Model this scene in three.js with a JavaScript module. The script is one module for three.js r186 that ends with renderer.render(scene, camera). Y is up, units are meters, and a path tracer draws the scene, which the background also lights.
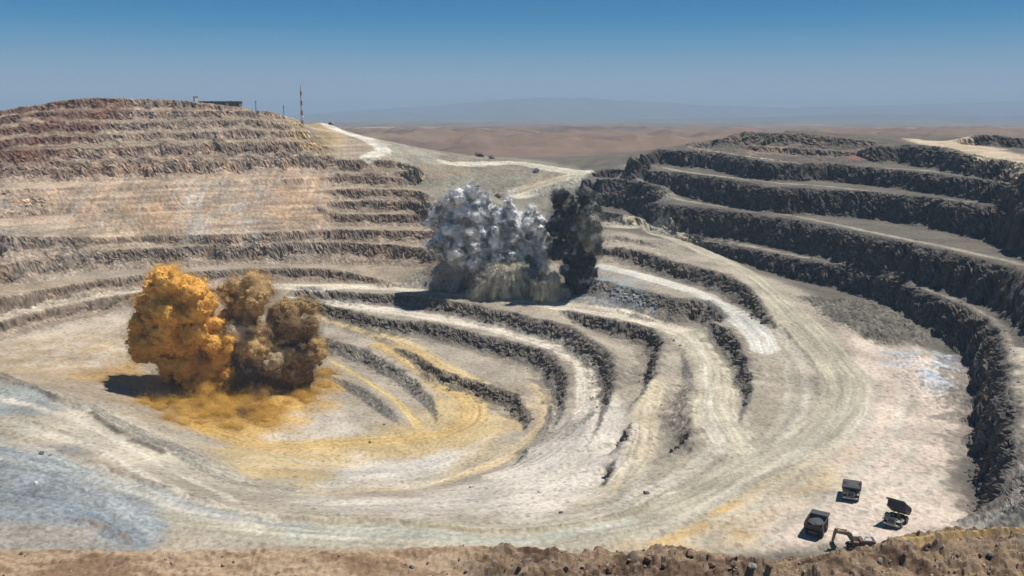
import * as THREE from 'three';
import { mergeGeometries, mergeVertices } from 'three/addons/utils/BufferGeometryUtils.js';
import { RoundedBoxGeometry } from 'three/addons/geometries/RoundedBoxGeometry.js';

// ---------------------------------------------------------------- camera, sky, sun, exposure
const scene = new THREE.Scene();
const FOCAL = 900, HORIZON_ROW = 116, EYE = 126;            // pixels, pixels, metres above the machine floor
const PITCH = Math.atan((288 - HORIZON_ROW) / FOCAL);
const camera = new THREE.PerspectiveCamera(2 * Math.atan(288 / FOCAL) * 180 / Math.PI, 1024 / 576, 1, 90000);
camera.position.set(0, EYE, 0);
camera.rotation.set(-PITCH, 0, 0);
camera.updateMatrixWorld();

const renderer = new THREE.WebGLRenderer({ antialias: true });
renderer.setSize(1024, 576);
renderer.toneMapping = THREE.LinearToneMapping;
renderer.toneMappingExposure = 1.15;
renderer.shadowMap.enabled = true;

{ // clear desert sky: pale dusty band over the horizon, deep blue above
  const W = 256, H = 1024, d = new Float32Array(W * H * 4);
  const stops = [[0, 0.30, 0.37, 0.445], [1.2, 0.285, 0.37, 0.46], [2.6, 0.20, 0.325, 0.455], [4, 0.095, 0.265, 0.43], [5.5, 0.0186, 0.1953, 0.3952], [7.5, 0, 0.1395, 0.3488], [12, 0.00093, 0.09765, 0.2697], [25, 0.00279, 0.06696, 0.1953], [60, 0.00465, 0.0465, 0.1395], [90, 0.00465, 0.04278, 0.1302]];
  for (let y = 0; y < H; y++) {
    const el = Math.max(0, ((y + .5) / H - .5) * 180);
    let k = 0; while (k < stops.length - 2 && el > stops[k + 1][0]) k++;
    const a = stops[k], b = stops[k + 1], t = Math.min(1, (el - a[0]) / (b[0] - a[0]));
    for (let x = 0; x < W; x++) {
      const o = (y * W + x) * 4;
      for (let c = 0; c < 3; c++) d[o + c] = a[c + 1] + (b[c + 1] - a[c + 1]) * t;
      d[o + 3] = 1;
    }
  }
  const t = new THREE.DataTexture(d, W, H, THREE.RGBAFormat, THREE.FloatType);
  t.mapping = THREE.EquirectangularReflectionMapping; t.magFilter = t.minFilter = THREE.LinearFilter; t.needsUpdate = true;
  scene.background = t; scene.environment = t;
}
const SUN = new THREE.Vector3(.39, .91, -.10).normalize();
const sun = new THREE.DirectionalLight(new THREE.Color(1, .95, .865), 5);
sun.position.copy(SUN).multiplyScalar(2500).add(new THREE.Vector3(0, 0, -600));
sun.target.position.set(0, 0, -600);
sun.castShadow = true; sun.shadow.mapSize.set(4096, 4096);
Object.assign(sun.shadow.camera, { left: -800, right: 800, top: 800, bottom: -800, near: 10, far: 5000 });
scene.add(sun, sun.target);
scene.fog = new THREE.FogExp2(new THREE.Color(.58, .79, 1), FOG_DENSITY());
function FOG_DENSITY() { return 0.00008; }

// ---------------------------------------------------------------- helpers
function rng(seed) { let s = seed >>> 0; return () => { s = (s + 0x6D2B79F5) >>> 0; let t = Math.imul(s ^ (s >>> 15), 1 | s); t = (t + Math.imul(t ^ (t >>> 7), 61 | t)) ^ t; return ((t ^ (t >>> 14)) >>> 0) / 4294967296; }; }
const clamp = (x, a = 0, b = 1) => Math.min(b, Math.max(a, x));
const lerp = (a, b, t) => a + (b - a) * t;
const sstep = (a, b, x) => { const t = clamp((x - a) / (b - a)); return t * t * (3 - 2 * t); };
const PERM = new Uint8Array(512); { const r = rng(77), p = [...Array(256).keys()]; for (let i = 255; i > 0; i--) { const j = Math.floor(r() * (i + 1)); [p[i], p[j]] = [p[j], p[i]]; } for (let i = 0; i < 512; i++) PERM[i] = p[i & 255]; }
const GX = new Float32Array(256), GY = new Float32Array(256), HV = new Float32Array(256);
{ const r = rng(5); for (let i = 0; i < 256; i++) { const a = r() * 6.2832; GX[i] = Math.cos(a); GY[i] = Math.sin(a); HV[i] = r(); } }
function n2(x, y) {                                     // gradient noise, about -0.7..0.7
  const xf = Math.floor(x), yf = Math.floor(y), X = xf & 255, Y = yf & 255, u = x - xf, v = y - yf;
  const a = PERM[PERM[X] + Y], b = PERM[PERM[X + 1] + Y], c = PERM[PERM[X] + Y + 1], e = PERM[PERM[X + 1] + Y + 1];
  const su = u * u * u * (u * (u * 6 - 15) + 10), sv = v * v * v * (v * (v * 6 - 15) + 10);
  const p = GX[a] * u + GY[a] * v, q = GX[b] * (u - 1) + GY[b] * v, s = GX[c] * u + GY[c] * (v - 1), t = GX[e] * (u - 1) + GY[e] * (v - 1);
  return (p + (q - p) * su) * (1 - sv) + (s + (t - s) * su) * sv;
}
function fbm(x, y, o = 4) { let s = 0, a = 1, f = 1; for (let i = 0; i < o; i++) { s += a * n2(x * f + i * 17.3, y * f - i * 9.1); a *= .5; f *= 2.03; } return s; }
function ridged(x, y, o = 3) { let s = 0, a = 1, f = 1; for (let i = 0; i < o; i++) { s += a * (1 - 2.4 * Math.abs(n2(x * f + i * 31.7, y * f + i * 5.9))); a *= .5; f *= 2.1; } return s; }
function cell2(x, y) {                                  // blocky cells: [distance to the nearest point, its random value]
  const xi = Math.floor(x), yi = Math.floor(y); let best = 9, val = 0;
  for (let j = -1; j <= 1; j++) for (let i = -1; i <= 1; i++) {
    const h = PERM[PERM[(xi + i) & 255] + ((yi + j) & 255)], dx = xi + i + HV[h] - x, dy = yi + j + HV[(h * 7 + 13) & 255] - y, d = dx * dx + dy * dy;
    if (d < best) { best = d; val = HV[(h * 3 + 101) & 255]; }
  }
  return [Math.sqrt(best), val];
}
function n3(x, y, z) {                                  // value noise in space, -1..1
  const xf = Math.floor(x), yf = Math.floor(y), zf = Math.floor(z), u = x - xf, v = y - yf, w = z - zf, X = xf & 255, Y = yf & 255, Z = zf & 255;
  const a = PERM[X] + Y, b = PERM[X + 1] + Y, su = u * u * (3 - 2 * u), sv = v * v * (3 - 2 * v), sw = w * w * (3 - 2 * w);
  const h = (p, o) => HV[PERM[(PERM[p & 511] + Z + o) & 511]];
  return (lerp(lerp(lerp(h(a, 0), h(b, 0), su), lerp(h(a + 1, 0), h(b + 1, 0), su), sv), lerp(lerp(h(a, 1), h(b, 1), su), lerp(h(a + 1, 1), h(b + 1, 1), su), sv), sw)) * 2 - 1;
}
function cell3(x, y, z) {                               // random value of the nearest scattered point in space: angular blocks
  const xi = Math.floor(x), yi = Math.floor(y), zi = Math.floor(z); let best = 9, val = 0;
  for (let k = -1; k <= 1; k++) for (let j = -1; j <= 1; j++) for (let i = -1; i <= 1; i++) {
    const h = PERM[(PERM[PERM[(xi + i) & 255] + ((yi + j) & 255)] + ((zi + k) & 255)) & 511], dx = xi + i + HV[h] - x, dy = yi + j + HV[(h * 7 + 13) & 255] - y, dz = zi + k + HV[(h * 11 + 71) & 255] - z, d = dx * dx + dy * dy + dz * dz;
    if (d < best) { best = d; val = HV[(h * 3 + 101) & 255]; }
  }
  return val;
}
// the direction in which the photograph's pixel looks, and points on it
const COSP = Math.cos(PITCH), SINP = Math.sin(PITCH);
function ray(px, row) { const u = (px - 512) / FOCAL, v = (288 - row) / FOCAL; return [u, -SINP + v * COSP, -COSP - v * SINP]; }
function atLevel(px, row, e) { const d = ray(px, row), t = e / d[1]; return [d[0] * t, EYE + e, d[2] * t]; }   // e: metres below (-) the eye
function atDepth(px, row, D) { const d = ray(px, row), t = D / -d[2]; return [d[0] * t, EYE + d[1] * t, -D]; }
const taken = {};
function numbered(name) { if (taken[name] === undefined) { taken[name] = 0; return name; } return name + '_' + String(++taken[name]).padStart(3, '0'); }
function tag(o, label, category, group, kind) { o.userData.label = label; if (category) o.userData.category = category; if (group) o.userData.group = group; if (kind) o.userData.kind = kind; return o; }
function mesh(name, geometry, material, parent) {
  const m = new THREE.Mesh(geometry, material); m.castShadow = m.receiveShadow = true;
  m.name = parent ? name : numbered(name); (parent || scene).add(m); return m;
}
function group(name, x, y, z, turn = 0) { const g = new THREE.Group(); g.name = numbered(name); g.position.set(x, y, z); g.rotation.y = turn; scene.add(g); return g; }
// ---------------------------------------------------------------- the pit as a height field: crest lines of the bench faces, read off the photograph
const LEFT = 1, RIGHT = 2, INNER = 3;
const CELL = 1.5, GX0 = -640, GZ0 = -1330, GW = 854, GH = 800;   // x from -640 to 641, z from -1330 to -130
const fixed = new Float32Array(GW * GH), weight = new Float32Array(GW * GH), bermH = new Float32Array(GW * GH), zone = new Uint8Array(GW * GH);
const toePoints = [], spoil = new Float32Array(GW * GH);
const cellAt = (x, z) => { const i = Math.round((x - GX0) / CELL), j = Math.round((z - GZ0) / CELL); return i < 0 || j < 0 || i >= GW || j >= GH ? -1 : j * GW + i; };
function setH(x, z, y, w = 1) { const k = cellAt(x, z); if (k >= 0) { fixed[k] += y * w; weight[k] += w; } }
function smoothLine(pts, step) {                        // Catmull-Rom through [x, z, ...values], resampled about every step metres
  const out = [], n = pts.length, dim = pts[0].length;
  for (let i = 0; i < n - 1; i++) {
    const p0 = pts[Math.max(0, i - 1)], p1 = pts[i], p2 = pts[i + 1], p3 = pts[Math.min(n - 1, i + 2)];
    const m = Math.max(1, Math.ceil(Math.hypot(p2[0] - p1[0], p2[1] - p1[1]) / step));
    for (let k = 0; k < m; k++) {
      const t = k / m, q = new Array(dim);
      for (let c = 0; c < dim; c++) q[c] = c < 2 ? .5 * (2 * p1[c] + (p2[c] - p0[c]) * t + (2 * p0[c] - 5 * p1[c] + 4 * p2[c] - p3[c]) * t * t + (3 * p1[c] - p0[c] - 3 * p2[c] + p3[c]) * t * t * t) : lerp(p1[c], p2[c], t);
      out.push(q);
    }
  }
  out.push([...pts[n - 1]]); return out;
}
// a point is [px, row, level, drop] or, outside the frame, {w: [x, z, level, drop]}
const toWorld = (p, h0) => p.d ? (() => { const q = atDepth(p.d[0], p.d[1], p.d[2]); return [q[0], q[2], q[1], p.d[3] ?? h0]; })() : p.w ? [p.w[0], p.w[1], EYE + p.w[2], p.w[3] ?? h0] : (() => { const q = atLevel(p[0], p[1], p[2]); return [q[0], q[2], q[1], p[3] ?? h0]; })();
function face(zoneId, pts, { drop = 10, slope = 62, berm = .9, rough = 1.6, back = 0, scree = .3, spill = zoneId === RIGHT ? .17 : zoneId === INNER ? .2 : .1 } = {}) {
  const line = smoothLine(pts.map((p) => toWorld(p, drop)), .6), n = line.length, tanS = Math.tan(slope * Math.PI / 180), seed = pts.length * 7.7 + line[0][0] * .37;
  const top = [];
  for (let i = 0; i < n; i++) {
    const a = line[Math.max(0, i - 6)], b = line[Math.min(n - 1, i + 6)], l = Math.hypot(b[0] - a[0], b[1] - a[1]) || 1;
    const nx = -(b[1] - a[1]) / l, nz = (b[0] - a[0]) / l;               // right-hand side: down into the pit
    const s = i * .6, h = line[i][3], env = sstep(0, 6, h);
    const wig = (fbm(s / 14 + seed, seed * 1.3, 3) * rough * 1.5 + n2(s / 3 + seed, 4.2) * .7) * env;
    const x = line[i][0] + nx * wig, z = line[i][1] + nz * wig, y = line[i][2];
    top.push([x, z]);
    if (h < .8) { setH(x, z, y); continue; }
    const sc = clamp(scree + (.25 + scree * .5) * fbm(s / 15 + seed, 2.2, 3), 0, .8);      // share of the height that lies under loose scree
    const so = clamp(spill + (.12 + spill * .6) * fbm(s / 12 + seed * 3, 5.1, 3), 0, .6) * (1 - sc), run0 = h * so / .92;   // rubble spilled over the edge
    const run1 = run0 + Math.max(CELL, h * (1 - sc - so) / tanS) + fbm(s / 9 + seed * 2, 8.8, 2) * .8, run = run1 + h * sc / .66;
    setH(x, z, y, 3); setH(x - nx * CELL, z - nz * CELL, y, 1);
    if (back) setH(x - nx * back, z - nz * back, y + .3, 1);
    const tx = x + nx * run, tz = z + nz * run;
    setH(tx, tz, y - h, 3); setH(tx + nx * CELL * 1.2, tz + nz * CELL * 1.2, y - h, 1);
    for (let t = CELL * .8; t < run; t += CELL * .8) setH(x + nx * t, z + nz * t, y - (t < run0 ? h * so * t / run0 : t < run1 ? h * so + h * (1 - sc - so) * (t - run0) / (run1 - run0) : h * (1 - sc) + h * sc * (t - run1) / (run - run1)), 1);
    if (i % 2 === 0) toePoints.push([tx, tz, nx, nz, h, zoneId]);
    for (let t = -CELL * 2; t < run + CELL * 2; t += CELL * .8) { const k = cellAt(x + nx * t, z + nz * t); if (k >= 0) zone[k] = zoneId; }
    if (h > 2.5) for (let t = -9; t < run + 15; t += CELL * .8) { const q = t < 0 ? 1 + t / 9 : t < run ? 1 : 1 - (t - run) / 15, k = cellAt(x + nx * t, z + nz * t); if (k >= 0) spoil[k] = Math.max(spoil[k], q * sstep(2, 8, h)); }
    if (berm && h > 3 && fbm(s / 40 + seed, 1.7, 2) > -.35) {                     // windrow of loose rock kept along the edge
      const bx = x - nx * 1.6, bz = z - nz * 1.6;
      for (let dj = -2; dj <= 2; dj++) for (let di = -2; di <= 2; di++) {
        const k = cellAt(bx + di * CELL, bz + dj * CELL); if (k < 0) continue;
        const cx = GX0 + (k % GW) * CELL, cz = GZ0 + Math.floor(k / GW) * CELL, d2 = (cx - bx) ** 2 + (cz - bz) ** 2;
        bermH[k] = Math.max(bermH[k], berm * Math.exp(-d2 / 1.9));
      }
    }
  }
  return top;
}
function guide(pts, w = 1) { for (const q of smoothLine(pts.map((p) => toWorld(p, 0)), .8)) setH(q[0], q[1], q[2], w); }

// right wall, from the rim down
face(RIGHT, [[690, 144.5, -29.5, 5], [712, 141, -26.3, 9], [727, 138, -22.5, 11], [747, 132.5, -17, 13], [800, 134.5, -18.2, 13], [845, 138.5, -21.6, 12], [875, 142, -24.5, 6]], { slope: 46, berm: .3, rough: 3, scree: .35 });
face(RIGHT, [[860, 150, -31, 5], [880, 147, -27.5, 14], [903, 145, -26, 18], [943, 147.5, -26.5, 17.5], [980, 157, -30.5, 14.5], [1024, 165, -32, 13], [1075, 176, -33, 13], { w: [390, -420, -33, 13] }, { w: [400, -250, -33, 13] }, { w: [360, -140, -33, 13] }], { slope: 62, rough: 3, scree: .1 });
face(RIGHT, [[632, 158, -40.5, 2], [645, 154, -37.5, 11], [658, 150, -34.8, 14], [690, 151, -34.5, 16], [720, 154, -36.5, 16], [768, 162.5, -40.5, 15.5], [835, 165, -43.5, 15], [918, 173, -45, 14], [1000, 183, -45, 14], [1050, 193, -45, 14], { w: [372, -440, -45, 14] }, { w: [380, -280, -45, 14] }, { w: [345, -150, -45, 14] }], { slope: 70, rough: 1.8, scree: .06 });
face(RIGHT, [[590, 174, -57.5, 3], [607, 170, -54, 8], [640, 170.5, -53.5, 9], [662, 172, -53.2, 12], [680, 173, -53.5, 19], [720, 178, -55, 22], [768, 186.5, -58, 20.5], [833, 190, -59.5, 20.5], [908, 195.5, -60, 20.5], [983, 206, -60, 20.5], [1024, 215, -60, 20.5], [1060, 226, -60, 20.5], { w: [345, -400, -60, 20.5] }, { w: [352, -280, -60, 20.5] }, { w: [322, -160, -60, 20.5] }], { slope: 71, rough: 1.8, scree: .06 });
face(RIGHT, [[584, 180, -62, 6], [600, 179, -61, 11], [625, 180, -61.5, 12], [650, 184, -63, 10], [668, 188, -66, 0]], { slope: 66, berm: .6 });
face(RIGHT, [[592, 193, -75, 5], [605, 197, -78, 9], [630, 200.5, -80, 9], [650, 203, -79.5, 15], [672, 205, -78, 21], [705, 208, -77.5, 22], [747, 213.5, -78.5, 22], [800, 221.5, -80, 22], [880, 238, -81, 21.5], [950, 253, -81, 21.5], [1024, 273, -81, 22], [1075, 300, -81, 22], { w: [300, -340, -81, 22] }, { w: [300, -250, -81, 22] }, { w: [270, -160, -81, 22] }], { slope: 71, rough: 1.8, scree: .06 });
face(RIGHT, [[592, 211, -88.5, 5], [610, 213, -88.5, 8], [632, 216, -89, 9], [648, 222, -93.5, 3]], { slope: 62, berm: .5 });
face(RIGHT, [[648, 231, -101.5, .6], [675, 235.5, -102, 3], [705, 241.5, -103, 8], [752, 250, -103, 11], [800, 259.5, -103, 14], [855, 269, -103, 15], [900, 282, -103, 16], [930, 294.5, -103, 17], [960, 305, -103, 19], [993, 325, -103, 21], [1005, 348, -103, 22], [1012, 400, -104, 22], [1014, 440, -107, 19], [1009, 472, -112, 14], [993, 500, -118, 8], [968, 515, -123, 3], [950, 525, -125.5, .5]], { slope: 70, rough: 2.0, scree: .08 });
guide([[1019, 352, -102], [1023, 400, -103], [1024, 445, -107], [1019, 480, -112], [1003, 508, -118], [978, 522, -123], [955, 530, -125.5]], 2);
guide([[1040, 360, -101], [1045, 410, -102], [1044, 460, -106], [1036, 495, -112], [1016, 520, -118], [985, 532, -123]], 1);
face(RIGHT, [{ d: [958, 141, 860, 3] }, { d: [968, 136.5, 862, 8] }, { d: [985, 132.5, 858, 12] }, { d: [1008, 132, 842, 13] }, { d: [1040, 131, 820, 13] }, { d: [1090, 130, 800, 13] }], { slope: 56, berm: 0, rough: 3 });
guide([{ d: [985, 131.8, 885] }, { d: [1040, 130, 870] }]);
face(RIGHT, [{ d: [735, 146, 925, 2] }, { d: [760, 147, 905, 5] }, { d: [800, 149.5, 884, 6] }, { d: [838, 152, 864, 5] }, { d: [858, 154, 850, 2] }], { slope: 58, berm: .3, rough: 4, scree: .25 });
// land behind the right rim
guide([{ d: [760, 129.8, 930] }, { d: [810, 131.5, 925] }, { d: [860, 134.5, 915] }, { d: [905, 138.5, 905] }, { d: [950, 142, 880] }]);
guide([{ w: [330, -1250, -24] }, { w: [560, -1300, -24] }]); guide([{ w: [330, -1080, -18] }, { w: [460, -1060, -22] }, { w: [640, -1000, -25] }]); guide([{ w: [520, -700, -26] }, { w: [640, -600, -28] }]); guide([{ w: [450, -400, -31] }, { w: [640, -250, -31] }]);
// left wall and far wall, from the top down (levels fall slightly towards the left where the wall comes nearer)
face(LEFT, [{ w: [-520, -300, 10, 8] }, { w: [-510, -520, 11, 8] }, { d: [-40, 105, 805, 8] }, { d: [0, 103.5, 822, 8] }, { d: [40, 104.5, 839, 7] }, { d: [60, 101, 847, 9] }, { d: [95, 98, 862, 11] }, { d: [150, 99.5, 883, 10] }, { d: [185, 101, 895, 9] }, { d: [230, 106.5, 910, 5] }, { d: [250, 109, 917, 1] }], { slope: 66, berm: .4, rough: 4, scree: .4 });
face(LEFT, [{ w: [-500, -300, 1, 8] }, { w: [-485, -500, 2, 8] }, { d: [-30, 114, 798, 9] }, { d: [0, 113, 810, 9] }, { d: [60, 111.5, 835, 9] }, { d: [125, 112, 862, 9] }, { d: [190, 111, 885, 9] }, { d: [262, 111, 908, 8] }, { d: [285, 116, 914, 5] }, { d: [297, 120, 917, 1] }], { slope: 66, berm: .4, rough: 2.4, scree: .5 });
face(LEFT, [{ w: [-485, -300, -8, 8] }, { w: [-470, -480, -8, 8] }, { d: [-30, 127, 786, 9] }, { d: [0, 126.5, 798, 9] }, { d: [60, 125, 823, 9] }, { d: [125, 123.5, 850, 9] }, { d: [190, 121.5, 873, 9] }, { d: [250, 119.5, 893, 9] }, { d: [285, 124.5, 902, 8] }, { d: [305, 130, 907, 3] }], { slope: 66, berm: .4, rough: 2, scree: .5 });
face(LEFT, [{ w: [-470, -300, -18, 8] }, { w: [-455, -470, -18, 8] }, { d: [-30, 140, 774, 8] }, { d: [0, 139, 786, 8] }, { d: [60, 137, 811, 9] }, { d: [125, 134.5, 838, 9] }, { d: [190, 132.5, 861, 9] }, { d: [250, 130.5, 881, 10] }, { d: [300, 131, 894, 9] }, { d: [322, 138, 897, 2] }], { slope: 66, berm: .4, rough: 2, scree: .5 });
face(LEFT, [{ w: [-455, -300, -27, 13] }, { w: [-440, -460, -27, 13] }, { d: [-30, 151, 762, 13] }, { d: [0, 150, 774, 14] }, { d: [60, 149, 799, 14] }, { d: [125, 146.5, 826, 14] }, { d: [190, 145.5, 849, 14] }, { d: [250, 143, 869, 14] }, { d: [300, 142, 882, 13] }, { d: [325, 146, 886, 9] }, { d: [340, 152, 888, 2] }], { slope: 66, berm: .4, rough: 2, scree: .45 });
face(LEFT, [{ w: [-436, -300, -42, 10] }, { w: [-420, -445, -42, 10] }, { d: [-30, 171, 748, 10] }, { d: [0, 170.5, 760, 10] }, { d: [60, 170, 785, 10] }, { d: [125, 167, 812, 12] }, { d: [190, 164.5, 835, 12] }, { d: [250, 161, 855, 12] }, { d: [300, 160.5, 868, 12] }, { d: [338, 160, 874, 12] }, { d: [385, 160, 885, 12] }, [402, 163, -45, 8], [418, 168, -49, 2]], { slope: 66, berm: .4, rough: 1.8, scree: .45 });
face(LEFT, [{ w: [-420, -300, -55, 6] }, { w: [-402, -430, -55, 6] }, { d: [-30, 191, 722, 6] }, { d: [0, 190, 735, 6] }, { d: [60, 188, 760, 5] }, { d: [125, 187, 787, 4] }, { d: [180, 184, 806, 4] }, { d: [240, 180.5, 827, 5] }, { d: [300, 178.5, 843, 6] }, { d: [340, 176.5, 857, 9] }, { d: [361, 176, 862, 10] }, { d: [400, 178, 868, 9] }, { d: [418, 183, 868, 2] }], { slope: 66, berm: .4, rough: 1.8, scree: .5 });
face(LEFT, [{ d: [-25, 214, 700, 5] }, { d: [0, 212, 714, 5] }, { d: [50, 208.5, 738, 5] }, { d: [110, 207.5, 758, 4.5] }, { d: [180, 207, 779, 4] }, { d: [215, 209, 786, 1] }], { slope: 62, berm: 0, rough: 3.5 });
face(LEFT, [[322, 191, -68, 1], [343, 189.5, -66.5, 9], [380, 189.5, -66.5, 9.5], [415, 190.5, -67, 9], [430, 196, -70, 4], [450, 199, -71, 1]], { slope: 64, scree: .42, berm: .6, rough: 1.5 });
face(LEFT, [[318, 204, -77.5, 1], [335, 202, -76.5, 9], [380, 201.5, -76.5, 9.5], [450, 203, -77, 9], [470, 207, -79, 2]], { slope: 64, scree: .42, berm: .6, rough: 1.5 });
face(LEFT, [[312, 217, -87, 1], [328, 214.5, -86.5, 10], [380, 214.5, -86.5, 10], [440, 215.5, -87, 10], [470, 219, -89, 3]], { slope: 64, scree: .42, berm: .6, rough: 1.5 });
face(LEFT, [{ w: [-372, -300, -86, 20] }, { w: [-362, -400, -86, 20] }, [-25, 235, -86, 19], [0, 234, -86, 19], [40, 236, -90, 14], [100, 238, -97, 8], [150, 235.5, -97.5, 8], [220, 235, -98, 8], [300, 231, -97, 9], [330, 230, -97, 9.5], [440, 232, -97.5, 9], [465, 236, -99, 2]], { slope: 64, scree: .42, berm: .6, rough: 2 });
face(LEFT, [{ w: [-350, -270, -106, 14] }, { w: [-345, -370, -106, 14] }, [-25, 271, -106, 14], [0, 266, -106, 14], [50, 258.5, -106, 14], [82, 253, -106, 14], [125, 250, -106, 14], [187, 247, -106, 15], [256, 244, -106, 15.5], [343, 243, -106, 15.5], [406, 246, -106, 15], [431, 251, -107, 13], [450, 259, -110, 4]], { slope: 64, scree: .42, berm: .7, rough: 2 });
face(LEFT, [{ w: [-328, -250, -120, 10] }, { w: [-325, -340, -120, 10] }, [-25, 306, -120, 10], [0, 299, -120, 10], [60, 287, -120.5, 10], [100, 280, -121, 9], [150, 275, -121, 9], [200, 271.5, -121, 9], [256, 269, -121.5, 9], [300, 269, -121.5, 9], [330, 270, -122, 8.5], [350, 273, -123, 7], [376, 279, -125.5, 4], [400, 284, -128, 1]], { slope: 64, scree: .42, berm: .6, rough: 1.8 });
face(LEFT, [{ w: [-308, -240, -131, 8] }, { w: [-305, -320, -131, 8] }, [-25, 331, -131, 8], [0, 322, -131, 8], [40, 311, -131, 8.5], [100, 298.5, -131, 8.5], [135, 293.5, -131, 8.5], [180, 290, -131, 8], [230, 289, -131, 7.5], [270, 288.5, -131, 7]], { slope: 64, scree: .42, berm: .5, rough: 1.8 });
guide([[0, 317, -130.8], [60, 303.5, -130.8], [135, 290.5, -130.8], [200, 286.5, -131], [300, 286, -131], [380, 288, -131], [440, 291.5, -131], [512, 301, -130], [562, 307, -129.5], [612, 314.5, -129], [652, 323, -128], [690, 330, -127.5]], 2);
// land behind the left rim and the saddle where the haul road leaves the pit
guide([{ w: [-620, -600, 8] }, { w: [-560, -860, 9] }, { w: [-420, -930, 8] }, { w: [-300, -960, 2] }]);
guide([{ w: [-640, -750, 0] }, { w: [-560, -1020, 0] }, { w: [-330, -1100, -6] }]);
guide([{ d: [316, 121.5, 1050] }, { d: [330, 124.5, 1030] }, { d: [345, 131, 1000] }, { d: [372, 138, 960] }, { d: [384, 146, 925] }, { d: [384, 154, 900] }, { d: [360, 157.5, 884] }], 2);
guide([{ d: [300, 135, 905] }, { d: [318, 138, 915] }, { d: [345, 150, 900] }, { d: [340, 157, 882] }]);
guide([{ d: [395, 142, 1010] }, { d: [420, 148.5, 1010] }, { d: [470, 158, 1000] }, { d: [520, 161.5, 985] }, { d: [560, 166.5, 970] }, { d: [586, 171.5, 950] }]);
guide([{ d: [450, 163, 955] }, { d: [512, 163.5, 960] }, { d: [550, 168, 950] }, { d: [580, 173, 930] }, { d: [560, 180.5, 905] }, { d: [520, 194, 880] }, { d: [500, 202, 865] }], 2);
guide([{ w: [-160, -1200, -62] }, { w: [0, -1230, -66] }, { w: [150, -1300, -66] }]);
guide([{ w: [-300, -1250, -50] }, { w: [-640, -1300, -40] }]);
guide([[560, 215, -91], [520, 230, -99], [480, 249, -107], [452, 272, -121], [430, 283, -127]]);
guide([[540, 262, -112], [575, 250, -105], [592, 226, -97]]);
guide([[560, 202, -82], [578, 192, -74], [583, 183, -66]]);
guide([[592, 225.5, -98], [625, 227, -99.5], [652, 231.5, -101.5], [690, 243, -103], [715, 254, -104], [737, 267.5, -105], [762, 287, -108], [790, 313, -113], [815, 338, -117.5], [838, 367, -122], [846, 392, -125], [836, 420, -126], [800, 446, -126.5], [745, 470, -127], [690, 499, -127], [610, 526, -127], [520, 540, -127], [400, 538, -127], [256, 532, -126.5], [120, 512, -126], [0, 470, -126]], 2);
// inner faces
face(INNER, [[588, 240, -103, 2], [615, 236.5, -100.5, 4], [640, 240.5, -102, 4], [656, 246, -103.5, 1]], { slope: 50, berm: 0 });
face(INNER, [[588, 249, -105, 5], [615, 249, -104, 7], [640, 252.5, -104, 9], [672, 262, -104, 10], [697, 267.5, -104.5, 10], [720, 273.5, -105, 10.5], [742, 282, -106, 10], [755, 293, -108, 9], [760, 303, -110, 7], [772, 318, -114, 4], [782, 332, -118, 1]], { slope: 60, berm: .8 });
guide([[600, 268, -112], [640, 276, -113], [690, 291, -114], [720, 303, -115.5], [748, 325, -119], [765, 350, -122.5], [770, 380, -125]], 1);
face(INNER, [[575, 284, -119, 6], [600, 280, -115, 10], [640, 290, -114.5, 11.5], [671, 297.5, -114.5, 12], [690, 299, -114.5, 12.5], [707, 300.5, -115, 12], [720, 309, -117, 10], [726, 317, -119, 7]], { slope: 44, berm: .5, rough: 2 });
face(INNER, [[712, 322, -119.5, 3], [722, 327, -119.5, 7], [731, 333, -120, 8], [740, 344, -121, 8], [745, 358, -122, 7], [750, 374, -123, 6], [752, 390, -124, 4.5], [749, 405, -125, 3], [741, 422, -126, 1]], { slope: 58, berm: .5 });
face(INNER, [[684, 352, -127.5, 1], [692, 374, -127, 4], [690, 395, -127, 5], [684, 412, -127, 5], [690, 428, -127.3, 6], [694, 442, -128, 4], [690, 455, -129, 1]], { slope: 36, berm: 0 });
face(INNER, [[560, 309.5, -129.8, 1], [576, 313, -129.5, 5], [594, 317, -129.3, 7], [616, 321.5, -129, 8], [639, 325.5, -128.7, 9], [656, 332, -128.5, 9], [662, 342, -128.5, 9], [660.5, 352, -128.5, 8], [656, 363, -128.7, 7.5], [655, 374, -129, 6], [648, 386, -130, 3], [640, 398, -131, 2], [630, 410, -132, 1]], { slope: 60, berm: .8 });
face(INNER, [[292, 290.5, -131.5, 4], [330, 291.5, -131, 6], [380, 294.5, -131, 7], [410, 294, -131, 8], [435, 298, -131, 8], [460, 303, -131, 8], [479, 306, -130.8, 8], [491, 310, -130.8, 8], [511, 312.5, -130.8, 8.5], [530, 318, -130.8, 9], [554, 322.5, -130.8, 9.5], [572, 328.5, -130.8, 9.5], [586, 337, -130.8, 9.5], [600, 347, -130.8, 9.5], [611, 357, -131, 9], [615, 370, -131, 8], [614, 384, -131.5, 7], [611, 397, -132, 5], [606, 411, -133, 2.5], [600, 427, -133.7, 1.6], [588, 448, -134.5, 1]], { slope: 52, berm: .8 });
guide([[300, 296, -137.5], [331, 301, -138], [362, 307.5, -138.5], [394, 313, -138.7], [425, 316, -139], [456, 319.5, -139.2], [483, 326, -139.5], [522, 335, -139.7], [547, 343.5, -139.8], [569, 352, -139.8], [584, 362, -139.8], [592, 378, -139.5], [592, 396, -139], [584, 420, -138.5]], 1);
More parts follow.
